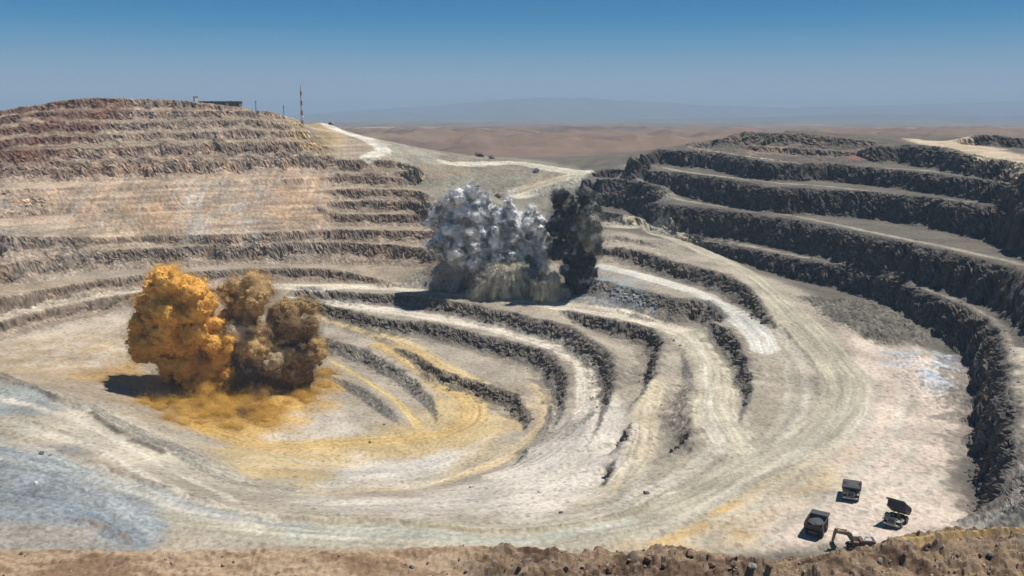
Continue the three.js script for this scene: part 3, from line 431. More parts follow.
// along each spoke the rings lie closer together where the ground is steep
const NR1 = 780, farRings = []; { let r = 1332; while (r < 36000) { farRings.push(r); r *= 1.03; } }
const NA = azimuth.length, NR = NR1 + farRings.length, ringR = new Float32Array(NA * NR);
{
  const STEP = .6, n = Math.ceil((1330 - 186) / STEP), cum = new Float32Array(n + 1);
  for (let j = 0; j < NA; j++) {
    const az = azimuth[j] * Math.PI / 180, sx = Math.sin(az), sz = -Math.cos(az); let h0 = null;
    for (let i = 0; i <= n; i++) {
      const r = 186 + i * STEP, x = sx * r, z = sz * r, h = sample(smoothH, x, z);
      cum[i] = i ? cum[i - 1] + (STEP * .5 + 1.3 * Math.min(STEP * 2.2, Math.abs(h - h0))) / (r + 150) + STEP * .00035 : 0; h0 = h;
    }
    for (let i = 0, m = 0; i < NR1; i++) { const want = cum[n] * i / (NR1 - 1); while (m < n - 1 && cum[m + 1] < want) m++; ringR[i * NA + j] = 186 + STEP * (m + clamp((want - cum[m]) / (cum[m + 1] - cum[m] || 1))); }
    for (let i = 0; i < farRings.length; i++) ringR[(NR1 + i) * NA + j] = farRings[i];
  }
  const line = new Float32Array(NA);
  for (let i = 0; i < NR1; i++) for (let pass = 0; pass < 2; pass++) {
    let sum = 0, n = 0; for (let j = 0; j < NA; j++) line[j] = ringR[i * NA + j];
    for (let j = -9; j < NA; j++) { const p = j + 9, q = j - 10; if (p < NA) { sum += line[p]; n++; } if (q >= 0) { sum -= line[q]; n--; } if (j >= 0) ringR[i * NA + j] = sum / n; }
  }
}
const tp = new Float32Array(NA * NR * 3), tc = new Float32Array(NA * NR * 3), tu = new Float32Array(NA * NR * 2), tz = new Uint8Array(NA * NR);
function rasterColor(R, x, z, out) {
  const fx = clamp((x - GX0) / CELL, 0, GW - 1.001), fz = clamp((z - GZ0) / CELL, 0, GH - 1.001), i = fx | 0, j = fz | 0, s = fx - i, t = fz - j, k = (j * GW + i) * 3, w = GW * 3;
  for (let c = 0; c < 3; c++) out[c] = (R[k + c] * (1 - s) + R[k + 3 + c] * s) * (1 - t) + (R[k + w + c] * (1 - s) + R[k + w + 3 + c] * s) * t;
}
const rock3 = [1, 1, 1], cs = [0, 0, 0], cr = [0, 0, 0], SCREE = { [LEFT]: [.35, .275, .20], [RIGHT]: [.205, .188, .158], [INNER]: [.245, .23, .195] };   // loose stone on the slopes
for (let i = 0; i < NR; i++) for (let j = 0; j < NA; j++) {
  const r = ringR[i * NA + j], a = azimuth[j] * Math.PI / 180, k = i * NA + j; let x = Math.sin(a) * r, z = -Math.cos(a) * r, y;
  const g = inside(x, z);
  let speck = 1, zn = 0, rough = 0, scree = 0, rub = 0, rd = 0, block = 1;
  if (g > 0) {
    y = baseHeight(x, z);
    const sl = sample(slopeR, x, z); const cm = 1 - sample(calm, x, z); rub = sample(rubble, x, z) * g; zn = zone[Math.max(0, cellAt(x, z))]; rough = sstep(.62, 1.15, sl) * g * cm; scree = Math.max(sstep(.28, .5, sl) * (.3 + .7 * cm), rub) * (1 - rough) * g; rd = sample(roadMask, x, z);
    const gx = (sample(smoothH, x + 2, z) - sample(smoothH, x - 2, z)) / 4, gz = (sample(smoothH, x, z + 2) - sample(smoothH, x, z - 2)) / 4, gl = Math.hypot(gx, gz) + 1e-6;
    if (rough > .02) {                                   // broken rock: blocks, gullies and ledges
      const ux = x, uy = y, uz = z, b1 = cell3(ux / 4.6, uy / 10, uz / 4.6), b2 = cell3(ux / 2 + 9, uy / 4.6, uz / 2), b3 = cell3(ux / 1.05 + 3, uy / 1.2, uz / 1.05 + 7);
      const push = (b1 - .5) * 2.6 + (b2 - .5) * 1.9 + (b3 - .5) * 1.1 + (ridged(ux / 13 + 3, uz / 13, 2) - .5) * 1.3;
      block = .35 + .55 * b2 + .5 * b3 + (b3 > .72 ? 1.5 * (b3 - .5) * (.4 + b1) : 0);
      const amp = (zn === LEFT ? .5 : .85) * rough; { const hue = n2(x / 17 + 5, z / 17 + y / 7), drill = n2((x + z) / .9 + 3, y / 11) > .34 ? 1.55 : 1; rock3[0] = drill * (1 + .9 * Math.max(0, hue)); rock3[1] = drill * (1 + .45 * Math.max(0, hue)); rock3[2] = drill * (1 + .1 * Math.max(0, hue)); }
      x -= gx / gl * push * amp; z -= gz / gl * push * amp; y += rough * ((b2 - .5) * .4 + (b3 - .5) * .6);
    }
    y += (1 - rough) * g * (fbm(x / 13, z / 13, 3) * .35 + n2(x / 2.3, z / 2.3) * .12 * (1 - rd * .7));
    const near = bermLumps(x, z); y += near;
    if (scree > .05) {
      const q = cell2(x / 1.3 + 5, z / 1.3), q2 = cell2(x / 3.0, z / 3.0 + 2);
      y += scree * (Math.max(0, .55 - q[0]) * 2.0 * q[1] + Math.max(0, .5 - q2[0]) * 3.6 * Math.max(0, q2[1] - .5)) + rub * (fbm(x / 9, z / 9 + 30, 3) * 1.6 + .5);
      speck = 1 + scree * ((q[1] - .5) * .8 + (q2[1] > .5 ? (q2[1] - .75) * 1.2 : 0) * (q2[0] < .5 ? 1 : 0));
    }
    // loose rubble strewn on the benches
    const c3 = cell2(x / 1.5 + 11, z / 1.5 + 3); if (c3[1] > .86 && rd < .5) y += Math.max(0, .45 - c3[0]) * 1.3 * (c3[1] - .86) / .14 * (.4 + sstep(-.1, .5, fbm(x / 25, z / 25 + 8, 3)));
    const wx = x + fbm(x / 5, z / 5, 3) * 1.1, wz = z + fbm(x / 5 + 31, z / 5, 3) * 1.1;
    rasterColor(soil, wx, wz, cs); rasterColor(rock, wx, wz, cr);
    let tone = speck * (1 + .30 * fbm(x / 22 + 2, z / 22, 5) + .18 * n2(x / 1.5, z / 1.5) + .2 * n2(x / .7, z / .7 + 4)) * (rd < .6 && cell2(x / 1.5 + 11, z / 1.5 + 3)[1] > .9 ? .72 : 1);
    const cmv = sample(calm, x, z); if (cmv > .05 && z > -872) { tone *= 1 + cmv * (.45 * n2(x / 3.2, y / 30 + 3) + .25 * n2(x / 11 + 7, y / 40) + .4 * n2(x / 30, y / 2.2)); const hu = clamp(.5 + 1.6 * n2(x / 9 + 4, y / 70)) * cmv * .6, hw = sstep(.1, .4, n2(x / 5 + 9, y / 60)) * cmv * .55; for (let c = 0; c < 3; c++) { cs[c] = lerp(lerp(cs[c], [.52, .34, .2][c], hu), [.50, .48, .43][c], hw); cr[c] = lerp(cr[c], cs[c], cmv); } }
    const tk = sample(track, x, z); if (tk > .05) { const kk = Math.max(0, cellAt(x, z)), l = lateral(x, z), s = along[kk]; tone *= 1 + tk * (.36 * n2(l / 1.3, s / 45) + .32 * n2(l / 3.1 + 9, s / 90) + .26 * n2(l / .6, s / 30 + 5)); }
    const sp = sample(spoil, x, z) * (x > 90 ? 1.15 : .9) + rub * .3 - (rd + tk * .4) * .25, grit = sp > .02 ? sstep(.0, .3, sp * .8 + fbm(x / 7 + 14, z / 7, 5) * .6 - .33) * (zn === LEFT ? .4 : .8) : 0, dirt = sstep(.02, .3, fbm(x / 38 + 70, z / 38, 5)) * (1 - rd) * (1 - Math.min(1, tk)) * .38;
    const strat = zn === LEFT || x < -120 && y > 10 ? 1 + .5 * fbm((x + z) / 30, y / 2.4, 3) : 1, sg = Math.min(1, scree * 1.1) * (1 - Math.min(1, rub * 1.6)) * (cmv > .3 ? .2 : .8);
    for (let c = 0; c < 3; c++) { cs[c] = lerp(cs[c], SCREE[zn || INNER][c], sg) * strat; cr[c] *= strat; }
    for (let c = 0; c < 3; c++) cs[c] = lerp(cs[c] * (1 - dirt * .42), lerp(cr[c] * 1.9, cs[c] * .5, .5), grit);
    const dusty = clamp(.25 + n3(x / 4 + 60, y / 3, z / 4) * .35 + n3(x / 1.6, y / 1.4, z / 1.6 + 9) * .3);                              // pale dust lying on ledges and rubble
    const f = sstep(.15, .75, rough + fbm(x / 5, z / 5 + 77, 2) * .25 * (rough > .03 ? 1 : 0));
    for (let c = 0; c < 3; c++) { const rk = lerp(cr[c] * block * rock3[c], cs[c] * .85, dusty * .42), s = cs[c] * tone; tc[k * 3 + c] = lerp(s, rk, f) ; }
    tz[k] = g < .3 ? 5 : rd > .55 ? 4 : zone[Math.max(0, cellAt(x, z))] || 3;
    if (tz[k] !== 4 && tz[k] !== 5) { if (rough < .1) tz[k] = 3; else if (tz[k] === 3) tz[k] = 6; }
  } else { y = farHeight(x, z); tz[k] = 5; }
  if (g < 1) {                                           // desert: reddish plain, paler washes, stony hills
    const w = sstep(-.25, .5, fbm(x / 500, z / 420 + 4, 4)), s = fbm(x / 90, z / 60, 3), p = sstep(.1, .6, fbm(x / 1700 + 9, z / 700, 4)), t = 1 + .25 * s;
    const d = [lerp(.20, .12, w) * t, lerp(.135, .085, w) * t, lerp(.095, .065, w) * t]; for (let c = 0; c < 3; c++) { d[c] = lerp(d[c], [.42, .36, .29][c], p * .55); tc[k * 3 + c] = lerp(d[c], tc[k * 3 + c] || 0, g); }
  }
  tp[k * 3] = x; tp[k * 3 + 1] = y; tp[k * 3 + 2] = z; tu[k * 2] = (x + y * .6) / 23; tu[k * 2 + 1] = (z + y * .6) / 23;
}
function lateral(x, z) { const fx = clamp((x - GX0) / CELL, 0, GW - 1.01), fz = clamp((z - GZ0) / CELL, 0, GH - 1.01), i = fx | 0, j = fz | 0, k = j * GW + i, a = aside[k], b = aside[k + 1], c = aside[k + GW], d = aside[k + GW + 1], s = fx - i, t = fz - j; return Math.max(a, b, c, d) - Math.min(a, b, c, d) > 6 ? a : lerp(lerp(a, b, s), lerp(c, d, s), t); }
function bermLumps(x, z) { const b = sample(bermH, x, z); return b > .05 ? b * (n2(x / 1.6, z / 1.6) * .9 + n2(x / 5, z / 5) * .6) : 0; }
const tn = new Float32Array(NA * NR * 3);
{
  const A = new THREE.Vector3(), B = new THREE.Vector3(), add = (p, q, s) => {
    A.set(tp[q * 3] - tp[p * 3], tp[q * 3 + 1] - tp[p * 3 + 1], tp[q * 3 + 2] - tp[p * 3 + 2]); B.set(tp[s * 3] - tp[p * 3], tp[s * 3 + 1] - tp[p * 3 + 1], tp[s * 3 + 2] - tp[p * 3 + 2]); A.cross(B);
    for (const v of [p, q, s]) { tn[v * 3] += A.x; tn[v * 3 + 1] += A.y; tn[v * 3 + 2] += A.z; }
  };
  for (let i = 0; i < NR - 1; i++) for (let j = 0; j < NA - 1; j++) { const a = i * NA + j, b = a + 1, c = a + NA, d = c + 1; add(a, b, c); add(b, d, c); }
  for (let k = 0; k < NA * NR; k++) { const l = Math.hypot(tn[k * 3], tn[k * 3 + 1], tn[k * 3 + 2]) || 1; tn[k * 3] /= l; tn[k * 3 + 1] /= l; tn[k * 3 + 2] /= l; }
}
function grainTexture(size, fn, srgb) {
  const d = new Uint8Array(size * size * 4);
  for (let y = 0; y < size; y++) for (let x = 0; x < size; x++) { const v = fn(x / size, y / size), o = (y * size + x) * 4; d[o] = d[o + 1] = d[o + 2] = clamp(v) * 255; d[o + 3] = 255; }
  const t = new THREE.DataTexture(d, size, size); t.wrapS = t.wrapT = THREE.RepeatWrapping; t.magFilter = THREE.LinearFilter; t.minFilter = THREE.LinearMipmapLinearFilter; t.generateMipmaps = true; if (srgb) t.colorSpace = THREE.SRGBColorSpace; t.needsUpdate = true; return t;
}
function tileNoise(u, v, f, o) { let s = 0, a = 1; for (let i = 0; i < o; i++) { const n = f << i, x = u * n, y = v * n; const w = (p, q) => n2w(x, y, n, p, q); s += a * w(i * 13, i * 29); a *= .55; } return s; }
function n2w(x, y, n, ox, oy) {
  const xf = Math.floor(x), yf = Math.floor(y), u = x - xf, v = y - yf, h = (i, j) => PERM[PERM[((((xf + i) % n) + n) % n + ox) & 255] + (((((yf + j) % n) + n) % n + oy) & 255)];
  const a = h(0, 0), b = h(1, 0), c = h(0, 1), e = h(1, 1), su = u * u * (3 - 2 * u), sv = v * v * (3 - 2 * v);
  return lerp(lerp(GX[a] * u + GY[a] * v, GX[b] * (u - 1) + GY[b] * v, su), lerp(GX[c] * u + GY[c] * (v - 1), GX[e] * (u - 1) + GY[e] * (v - 1), su), sv);
}
const grainMap = grainTexture(1024, (u, v) => .88 + .3 * tileNoise(u, v, 12, 6), false);
const grainBump = grainTexture(1024, (u, v) => .5 + .4 * tileNoise(u + .3, v, 16, 6), false);
const terrainMaterial = new THREE.MeshStandardMaterial({ color: 0xffffff, vertexColors: true, roughness: 1, metalness: 0, map: grainMap, bumpMap: grainBump, bumpScale: .3 });
terrainMaterial.name = 'quarried ground';
{
  const names = { 1: ['left_terraces', 'stepped tan and brown rock faces of the left and far pit wall'], 2: ['right_terraces', 'stepped dark rock faces of the right pit wall'], 3: ['pit_floor', 'pale dusty floor and inner benches of the pit'], 4: ['haul_road', 'greyish haul road spiralling through the pit'], 6: ['inner_terraces', 'low dark rock faces of the curving inner benches'], 5: ['desert_plain', 'reddish desert plain stretching away behind the pit'] };
  const lists = { 1: [], 2: [], 3: [], 4: [], 5: [], 6: [] };
  for (let i = 0; i < NR - 1; i++) for (let j = 0; j < NA - 1; j++) { const a = i * NA + j, b = a + 1, c = a + NA, d = c + 1; lists[tz[a]].push(a, b, c, b, d, c); }
  for (const id of [1, 2, 3, 4, 5, 6]) {
    const map = new Int32Array(NA * NR).fill(-1), src = []; const idx = new Uint32Array(lists[id].length);
    for (let n = 0; n < idx.length; n++) { const v = lists[id][n]; if (map[v] < 0) { map[v] = src.length; src.push(v); } idx[n] = map[v]; }
    const pick = (arr, w) => { const o = new Float32Array(src.length * w); for (let n = 0; n < src.length; n++) for (let c = 0; c < w; c++) o[n * w + c] = arr[src[n] * w + c]; return new THREE.BufferAttribute(o, w); };
    const g = new THREE.BufferGeometry(); g.setAttribute('position', pick(tp, 3)); if (![1, 2, 6].includes(id)) g.setAttribute('normal', pick(tn, 3)); g.setAttribute('color', pick(tc, 3)); g.setAttribute('uv', pick(tu, 2)); g.setIndex(new THREE.BufferAttribute(idx, 1));
    tag(mesh(names[id][0], g, terrainMaterial), names[id][1], 'ground', null, 'structure');
  }
}
// ---------------------------------------------------------------- far mountains in the haze
function range(name, label, line, D, depth, color, seed) {
  const crest = smoothLine(line.map(([px, row]) => { const q = atDepth(px, row, D); return [q[0], 0, q[1]]; }), D * .006), n = crest.length, m = 36;
  const pos = [], col = [], idx = [];
  for (let j = 0; j <= m; j++) for (let i = 0; i < n; i++) {
    const t = j / m * 2 - 1, x = crest[i][0], top = crest[i][2] - (EYE + PLAIN - 30), z = -D - t * depth / 2 + fbm(x / 900 + seed, t * 2, 3) * depth * .06;
    const spur = Math.max(0, 1 - Math.abs(t)), h = top * Math.pow(spur, .85) * (1 + .30 * (1 - spur) * (ridged(x / (D * .035) + seed, t * 3.2, 4) - .2)) + spur * fbm(x / (D * .012) + seed, t * 5, 3) * top * .09;
    pos.push(x, EYE + PLAIN - 30 + h, z);
    const k = 1 + .3 * fbm(x / 700 + seed, t * 6, 3); col.push(color[0] * k, color[1] * k, color[2] * k);
  }
  for (let j = 0; j < m; j++) for (let i = 0; i < n - 1; i++) { const a = j * n + i, b = a + 1, c = a + n, d = c + 1; idx.push(a, b, c, b, d, c); }
  const g = new THREE.BufferGeometry(); g.setAttribute('position', new THREE.Float32BufferAttribute(pos, 3)); g.setAttribute('color', new THREE.Float32BufferAttribute(col, 3)); g.setIndex(idx); g.computeVertexNormals();
  tag(mesh(name, g, new THREE.MeshStandardMaterial({ vertexColors: true, roughness: 1 })), label, 'mountains', null, 'structure');
}
range('mountain_range', 'broad mountain range on the horizon fading into the haze', [[200, 118], [300, 115], [345, 111.5], [400, 108], [450, 104.5], [490, 100.5], [520, 98.5], [552, 97.5], [600, 99], [650, 102], [700, 105], [750, 107], [800, 107.5], [850, 106], [900, 105], [950, 103.5], [985, 102.5], [1030, 101], [1120, 103], [1250, 112]], 23000, 7000, [.13, .11, .09], 3);
range('mountain_range', 'low hills at the far edge of the desert plain', [[560, 121], [640, 119.5], [690, 118.5], [740, 118], [790, 116.5], [830, 114.5], [865, 114], [900, 114.5], [950, 115.5], [1000, 116], [1060, 115], [1150, 118]], 14500, 3000, [.12, .10, .082], 11);
// ---------------------------------------------------------------- near rim: bank of loose earth and a bermed track below the viewpoint
const nearGround = (() => {
  const C = .16, X0 = -43, Z0 = -84, W = 545, H = 244, F = new Float32Array(W * H), Q = new Float32Array(W * H), mound = new Float32Array(W * H), sandy = new Float32Array(W * H);
  const put = (x, z, y, w = 1) => { const i = Math.round((x - X0) / C), j = Math.round((z - Z0) / C); if (i >= 0 && j >= 0 && i < W && j < H) { F[j * W + i] += y * w; Q[j * W + i] += w; } };
  const lay = (pts, off = [0, 0], w = 1) => { for (const q of smoothLine(pts.map((p) => { const g = atLevel(...p); return [g[0], g[2], g[1]]; }), .15)) put(q[0], q[1] - off[0], q[2] - off[1], w); };
  const crest = [[-120, 551, -32], [0, 551, -32], [60, 549, -32], [120, 550.5, -32], [200, 550, -32], [260, 548, -32], [330, 550.5, -32], [400, 548.5, -32], [455, 546.5, -32], [500, 548, -32], [560, 550.5, -32], [620, 552, -32], [660, 550, -32], [684, 548.5, -32], [702, 553, -32], [730, 558, -32], [764, 563, -32], [797, 561, -32], [816, 559, -32], [841, 555, -32], [868, 549, -32], [915, 546, -32], [965, 543, -32], [1024, 541, -32], [1100, 538, -32]];
  lay(crest, [0, 0], 3);
  lay(crest.slice(0, 17), [2.5, 1.9]); lay(crest.slice(0, 17), [9, 8]); lay(crest.slice(0, 17), [16, 16]);
  const berm = [[882, 545, -33.4], [893, 538, -32.9], [910, 532, -32.6], [935, 527.5, -32.5], [982, 523.5, -32.5], [1024, 520.5, -32.5], [1090, 516, -32.5]];
  lay(berm, [0, 0], 3); lay(berm, [2.2, 1.7]); lay(berm, [8, 8]); lay(berm, [14, 15]);
  const track = [[905, 548, -33.9], [940, 541, -33.9], [980, 536.5, -33.9], [1024, 532.5, -33.9], [1090, 528, -33.9]]; lay(track, [0, 0], 2); lay(track, [-.8, 0]);
  lay([[-120, 576, -32.6], [200, 576, -32.7], [420, 577, -32.8], [560, 575, -32.4], [700, 577, -32.6], [860, 578, -32.7], [960, 576, -33.1], [1100, 572, -33.1]]);
  lay([[-200, 640, -33.5], [300, 640, -33.5], [700, 640, -33.5], [1250, 640, -33.5]]);
  for (let i = 0; i < W; i++) { put(X0 + i * C, -45.2, EYE - 34); put(X0 + i * C, -83.8, EYE - 49); }
  const u = membrane(W, H, F, Q);
  for (let p = 0; p < 3; p++) { const o = u.slice(); for (let j = 2; j < H - 2; j++) for (let i = 2; i < W - 2; i++) { const k = j * W + i; u[k] = (o[k] * 2 + o[k - 2] + o[k + 2] + o[k - 1] + o[k + 1] + o[k - W] + o[k + W]) / 8; } }
  const zc = (x, pts) => { let d = 1e9, best = 0; for (const p of pts) { const g = atLevel(...p); const k = Math.abs(g[0] - x); if (k < d) { d = k; best = g[2]; } } return best; };
  const trackW = smoothLine(track.map((p) => { const g = atLevel(...p); return [g[0], g[2]]; }), .5);
  const pos = new Float32Array(W * H * 3), col = new Float32Array(W * H * 3), uv = new Float32Array(W * H * 2), idx = [];
  for (let j = 0; j < H; j++) for (let i = 0; i < W; i++) {
    const k = j * W + i, x = X0 + i * C, z = Z0 + j * C, right = sstep(-5, 0, x + fbm(x / 4, z / 3, 2) * 2), sandyT = 1 - sstep(.5, 1.5, segDist(x, z, trackW));
    const c1 = cell2(x / .9, z / .9 + 3), c2 = cell2(x / .45 + 9, z / .45);
    const lump = right * (1 - sandyT);
    const y = u[k] + fbm(x / 3.2 + 5, z / 1.6, 3) * (.22 + .6 * lump) + lump * (n2(x / 1.1, z / .8) * .22 + Math.abs(n2(x / 2.1 + 4, z / 1.6)) * .5) + fbm(x / 9 + 8, z / 9, 2) * .3 + Math.max(0, .5 - c1[0]) * .32 * (c1[1] > .6 ? 1 : 0) * (.35 + lump) + Math.max(0, .5 - c2[0]) * .22 * c2[1] * (.6 + lump) + n2(x / .5, z / .3) * .07 + (c2[1] - .5) * .16 * (.35 + lump) + (cell2(x / .26 + 3, z / .26)[1] - .5) * .09;
    pos.set([x, y, z], k * 3); uv.set([(x + y * .3) / 6, (z + y * .3) / 6], k * 2);
    const band = sstep(-.2, .4, fbm(x / 9, z / .7 + y * 2.2, 4)), dark = sstep(-.2, .3, fbm(x / 3.5 + 20, z / 1.8, 4)), t = 1 + .18 * n2(x / .4, z / .25);
    let c = [lerp(.40, .23, band), lerp(.29, .145, band), lerp(.19, .088, band)];
    const rc = [lerp(.25, .085, dark), lerp(.175, .05, dark), lerp(.11, .03, dark)]; c = c.map((v, n) => lerp(v, rc[n], right * .85)); c = c.map((v, n) => lerp(v, [.46, .325, .155][n], sandyT * .9));
    const stone = c1[1] > .6 && c1[0] < .36 && right > .4 ? .6 : 0; c = c.map((v, n) => lerp(v, [.26, .2, .145][n], stone));
    col.set(c.map((v) => v * t), k * 3);
  }
  for (let j = 0; j < H - 1; j++) for (let i = 0; i < W - 1; i++) { const a = j * W + i, b = a + 1, c = a + W, d = c + 1; idx.push(a, c, b, b, c, d); }
  const g = new THREE.BufferGeometry(); g.setAttribute('position', new THREE.BufferAttribute(pos, 3)); g.setAttribute('color', new THREE.BufferAttribute(col, 3)); g.setAttribute('uv', new THREE.BufferAttribute(uv, 2)); g.setIndex(idx);
  const m = new THREE.MeshStandardMaterial({ vertexColors: true, roughness: 1, map: grainMap, bumpMap: grainBump, bumpScale: .05 });
  tag(mesh('near_embankment', g, m), 'brown bank of loose earth and rubble along the near rim of the pit', 'ground', null, 'structure');
  return (x, z) => { const fx = clamp((x - X0) / C, 0, W - 1.01), fz = clamp((z - Z0) / C, 0, H - 1.01), i = fx | 0, j = fz | 0; return pos[(j * W + i) * 3 + 1]; };
})();
// ---------------------------------------------------------------- blast dust: billowing clouds of three generations of puffs, fine dust round them
function lump3(x, y, z) {                               // rounded bumps: distance to the nearest scattered point, 0..about 1
  const xi = Math.floor(x), yi = Math.floor(y), zi = Math.floor(z); let best = 9;
  for (let k = -1; k <= 1; k++) for (let j = -1; j <= 1; j++) for (let i = -1; i <= 1; i++) {
    const h = PERM[(PERM[PERM[(xi + i) & 255] + ((yi + j) & 255)] + ((zi + k) & 255)) & 511], dx = xi + i + HV[h] - x, dy = yi + j + HV[(h * 7 + 13) & 255] - y, dz = zi + k + HV[(h * 11 + 71) & 255] - z, d = dx * dx + dy * dy + dz * dz;
    if (d < best) best = d;
  }
  return best;
}
// one continuous cloud surface round the blobs, swollen into bumps of several sizes (surface nets on a grid)
function billow(blobs, { seed = 1, cell = .7, bumps = [[9, 3.4], [4.2, 2.7], [2.1, 1.5]], ridge = null, melt = 1.6, solid = true, layers = [[.5, .26], [1.5, .2], [2.8, .15], [4.2, .1]] } = {}) {
  const lo = [1e9, 1e9, 1e9], hi = [-1e9, -1e9, -1e9], pad = bumps.reduce((t, b) => t + b[1] * .6, 4.5);
  for (const q of blobs) for (let c = 0; c < 3; c++) { lo[c] = Math.min(lo[c], q.c[c] - q.r - pad); hi[c] = Math.max(hi[c], q.c[c] + q.r + pad); }
  const n = [0, 1, 2].map((c) => Math.ceil((hi[c] - lo[c]) / cell) + 2), N = n[0] * n[1] * n[2], F = new Float32Array(N).fill(9), at = (i, j, k) => (k * n[1] + j) * n[0] + i;
  for (const q of blobs) {                               // smooth union of the blobs
    const R = q.r + pad, f = q.flat || 1, a = [0, 1, 2].map((c) => Math.max(0, Math.floor((q.c[c] - R - lo[c]) / cell))), b = [0, 1, 2].map((c) => Math.min(n[c] - 1, Math.ceil((q.c[c] + R - lo[c]) / cell)));
    for (let k = a[2]; k <= b[2]; k++) for (let j = a[1]; j <= b[1]; j++) for (let i = a[0]; i <= b[0]; i++) {
      const x = lo[0] + i * cell - q.c[0], y = (lo[1] + j * cell - q.c[1]) / f, z = lo[2] + k * cell - q.c[2], d = Math.sqrt(x * x + y * y + z * z) - q.r, o = at(i, j, k), h = Math.max(melt - Math.abs(F[o] - d), 0) / melt;
      F[o] = Math.min(F[o], d) - h * h * melt * .25;
    }
  }
  for (let k = 0; k < n[2]; k++) for (let j = 0; j < n[1]; j++) for (let i = 0; i < n[0]; i++) {
    const o = at(i, j, k); if (Math.abs(F[o]) > pad + .5) continue; const x = lo[0] + i * cell, y = lo[1] + j * cell, z = lo[2] + k * cell; let d = F[o];
    for (const [s, h] of bumps) d += h * (lump3(x / s + seed, y / s + s, z / s) * 1.5 - .55);
    if (ridge) d += ridge(x, y, z);
    F[o] = d;
  }
  for (let k = 0; k < n[2]; k++) for (let j = 0; j < n[1]; j++) for (let i = 0; i < n[0]; i++) if (!i || !j || !k || i === n[0] - 1 || j === n[1] - 1 || k === n[2] - 1) F[at(i, j, k)] = 9;
  const r = rng(seed), tips = [];
  const net = (F, n, cell, veil) => {
    const at = (i, j, k) => (k * n[1] + j) * n[0] + i, V = new Int32Array(n[0] * n[1] * n[2]).fill(-1), P = [], K = [], I = [];
  
  for (let k = 0; k < n[2] - 1; k++) for (let j = 0; j < n[1] - 1; j++) for (let i = 0; i < n[0] - 1; i++) {
    let mask = 0, sx = 0, sy = 0, sz = 0, m = 0; const f = [];
    for (let c = 0; c < 8; c++) { const v = F[at(i + (c & 1), j + (c >> 1 & 1), k + (c >> 2))]; f.push(v); if (v < 0) mask |= 1 << c; }
    if (mask === 0 || mask === 255) continue;
    for (let c = 0; c < 8; c++) for (const bit of [1, 2, 4]) if (!(c & bit)) { const e = c | bit; if ((f[c] < 0) !== (f[e] < 0)) { const t = f[c] / (f[c] - f[e]); sx += (c & 1) + (bit === 1 ? t : 0); sy += (c >> 1 & 1) + (bit === 2 ? t : 0); sz += (c >> 2) + (bit === 4 ? t : 0); m++; } }
    const x = lo[0] + (i + sx / m) * cell, y = lo[1] + (j + sy / m) * cell, z = lo[2] + (k + sz / m) * cell;
    V[at(i, j, k)] = P.length / 3; P.push(x, y, z);
    const c = [0, 0, 0]; let sum = 0;                    // neighbouring kinds of dust run into one another
    for (const q of blobs) { const d = Math.hypot(x - q.c[0], y - q.c[1], z - q.c[2]) - q.r; if (d > 7) continue; const w = Math.exp(-(d + 1.6 * n3(x / 3 + (q.ph ?? (q.ph = r() * 90)), y / 3, z / 3)) / .9), t = q.col(r, x, y, z); sum += w; for (let e = 0; e < 3; e++) c[e] += t[e] * w; }
    if (sum > 0) for (let e = 0; e < 3; e++) c[e] /= sum; else c.splice(0, 3, ...blobs[0].col(r, x, y, z));
    if (veil) K.push(c[0], c[1], c[2], veil * clamp(.45 + 1.1 * n3(x / 5 + seed, y / 5, z / 5) + .5 * n3(x / 2.3, y / 2.3 + seed, z / 2.3), 0, 1.3)); else { K.push(c[0], c[1], c[2]); tips.push([x, y, z, cell * 1.2, c]); }
  }
  for (let k = 1; k < n[2] - 1; k++) for (let j = 1; j < n[1] - 1; j++) for (let i = 1; i < n[0] - 1; i++) {
    const s = F[at(i, j, k)] < 0, quad = (a, b, c, d, flip) => { if (a < 0 || b < 0 || c < 0 || d < 0) return; flip ? I.push(a, c, b, a, d, c) : I.push(a, b, c, a, c, d); };
    if (s !== F[at(i + 1, j, k)] < 0) quad(V[at(i, j - 1, k - 1)], V[at(i, j, k - 1)], V[at(i, j, k)], V[at(i, j - 1, k)], !s);
    if (s !== F[at(i, j + 1, k)] < 0) quad(V[at(i - 1, j, k - 1)], V[at(i - 1, j, k)], V[at(i, j, k)], V[at(i, j, k - 1)], !s);
    if (s !== F[at(i, j, k + 1)] < 0) quad(V[at(i - 1, j - 1, k)], V[at(i, j - 1, k)], V[at(i, j, k)], V[at(i - 1, j, k)], !s);
  }
    const g = new THREE.BufferGeometry(); g.setAttribute('position', new THREE.Float32BufferAttribute(P, 3)); g.setAttribute('color', new THREE.Float32BufferAttribute(K, veil ? 4 : 3)); g.setIndex(I); g.computeVertexNormals(); return g;
  };
  const g = net(F, n, cell, 0), h = n.map((v) => Math.ceil(v / 2)), veils = [];
  for (const [off, alpha] of layers) {
    const G = new Float32Array(h[0] * h[1] * h[2]).fill(9);
    for (let k = 1; k < h[2] - 1; k++) for (let j = 1; j < h[1] - 1; j++) for (let i = 1; i < h[0] - 1; i++) { const x = lo[0] + i * 2 * cell, y = lo[1] + j * 2 * cell, z = lo[2] + k * 2 * cell; G[(k * h[1] + j) * h[0] + i] = F[at(i * 2, j * 2, k * 2)] - off - (.3 + Math.abs(off) * .7) * n3(x / 6 + off * 9, y / 6, z / 6); }
    veils.push(net(G, h, cell * 2, alpha));
  }
  return { g: solid ? g : null, tips, veils };
}
const veilMaterial = new THREE.MeshStandardMaterial({ vertexColors: true, roughness: 1, transparent: true, side: THREE.DoubleSide, depthWrite: false }); veilMaterial.name = 'thin dust';
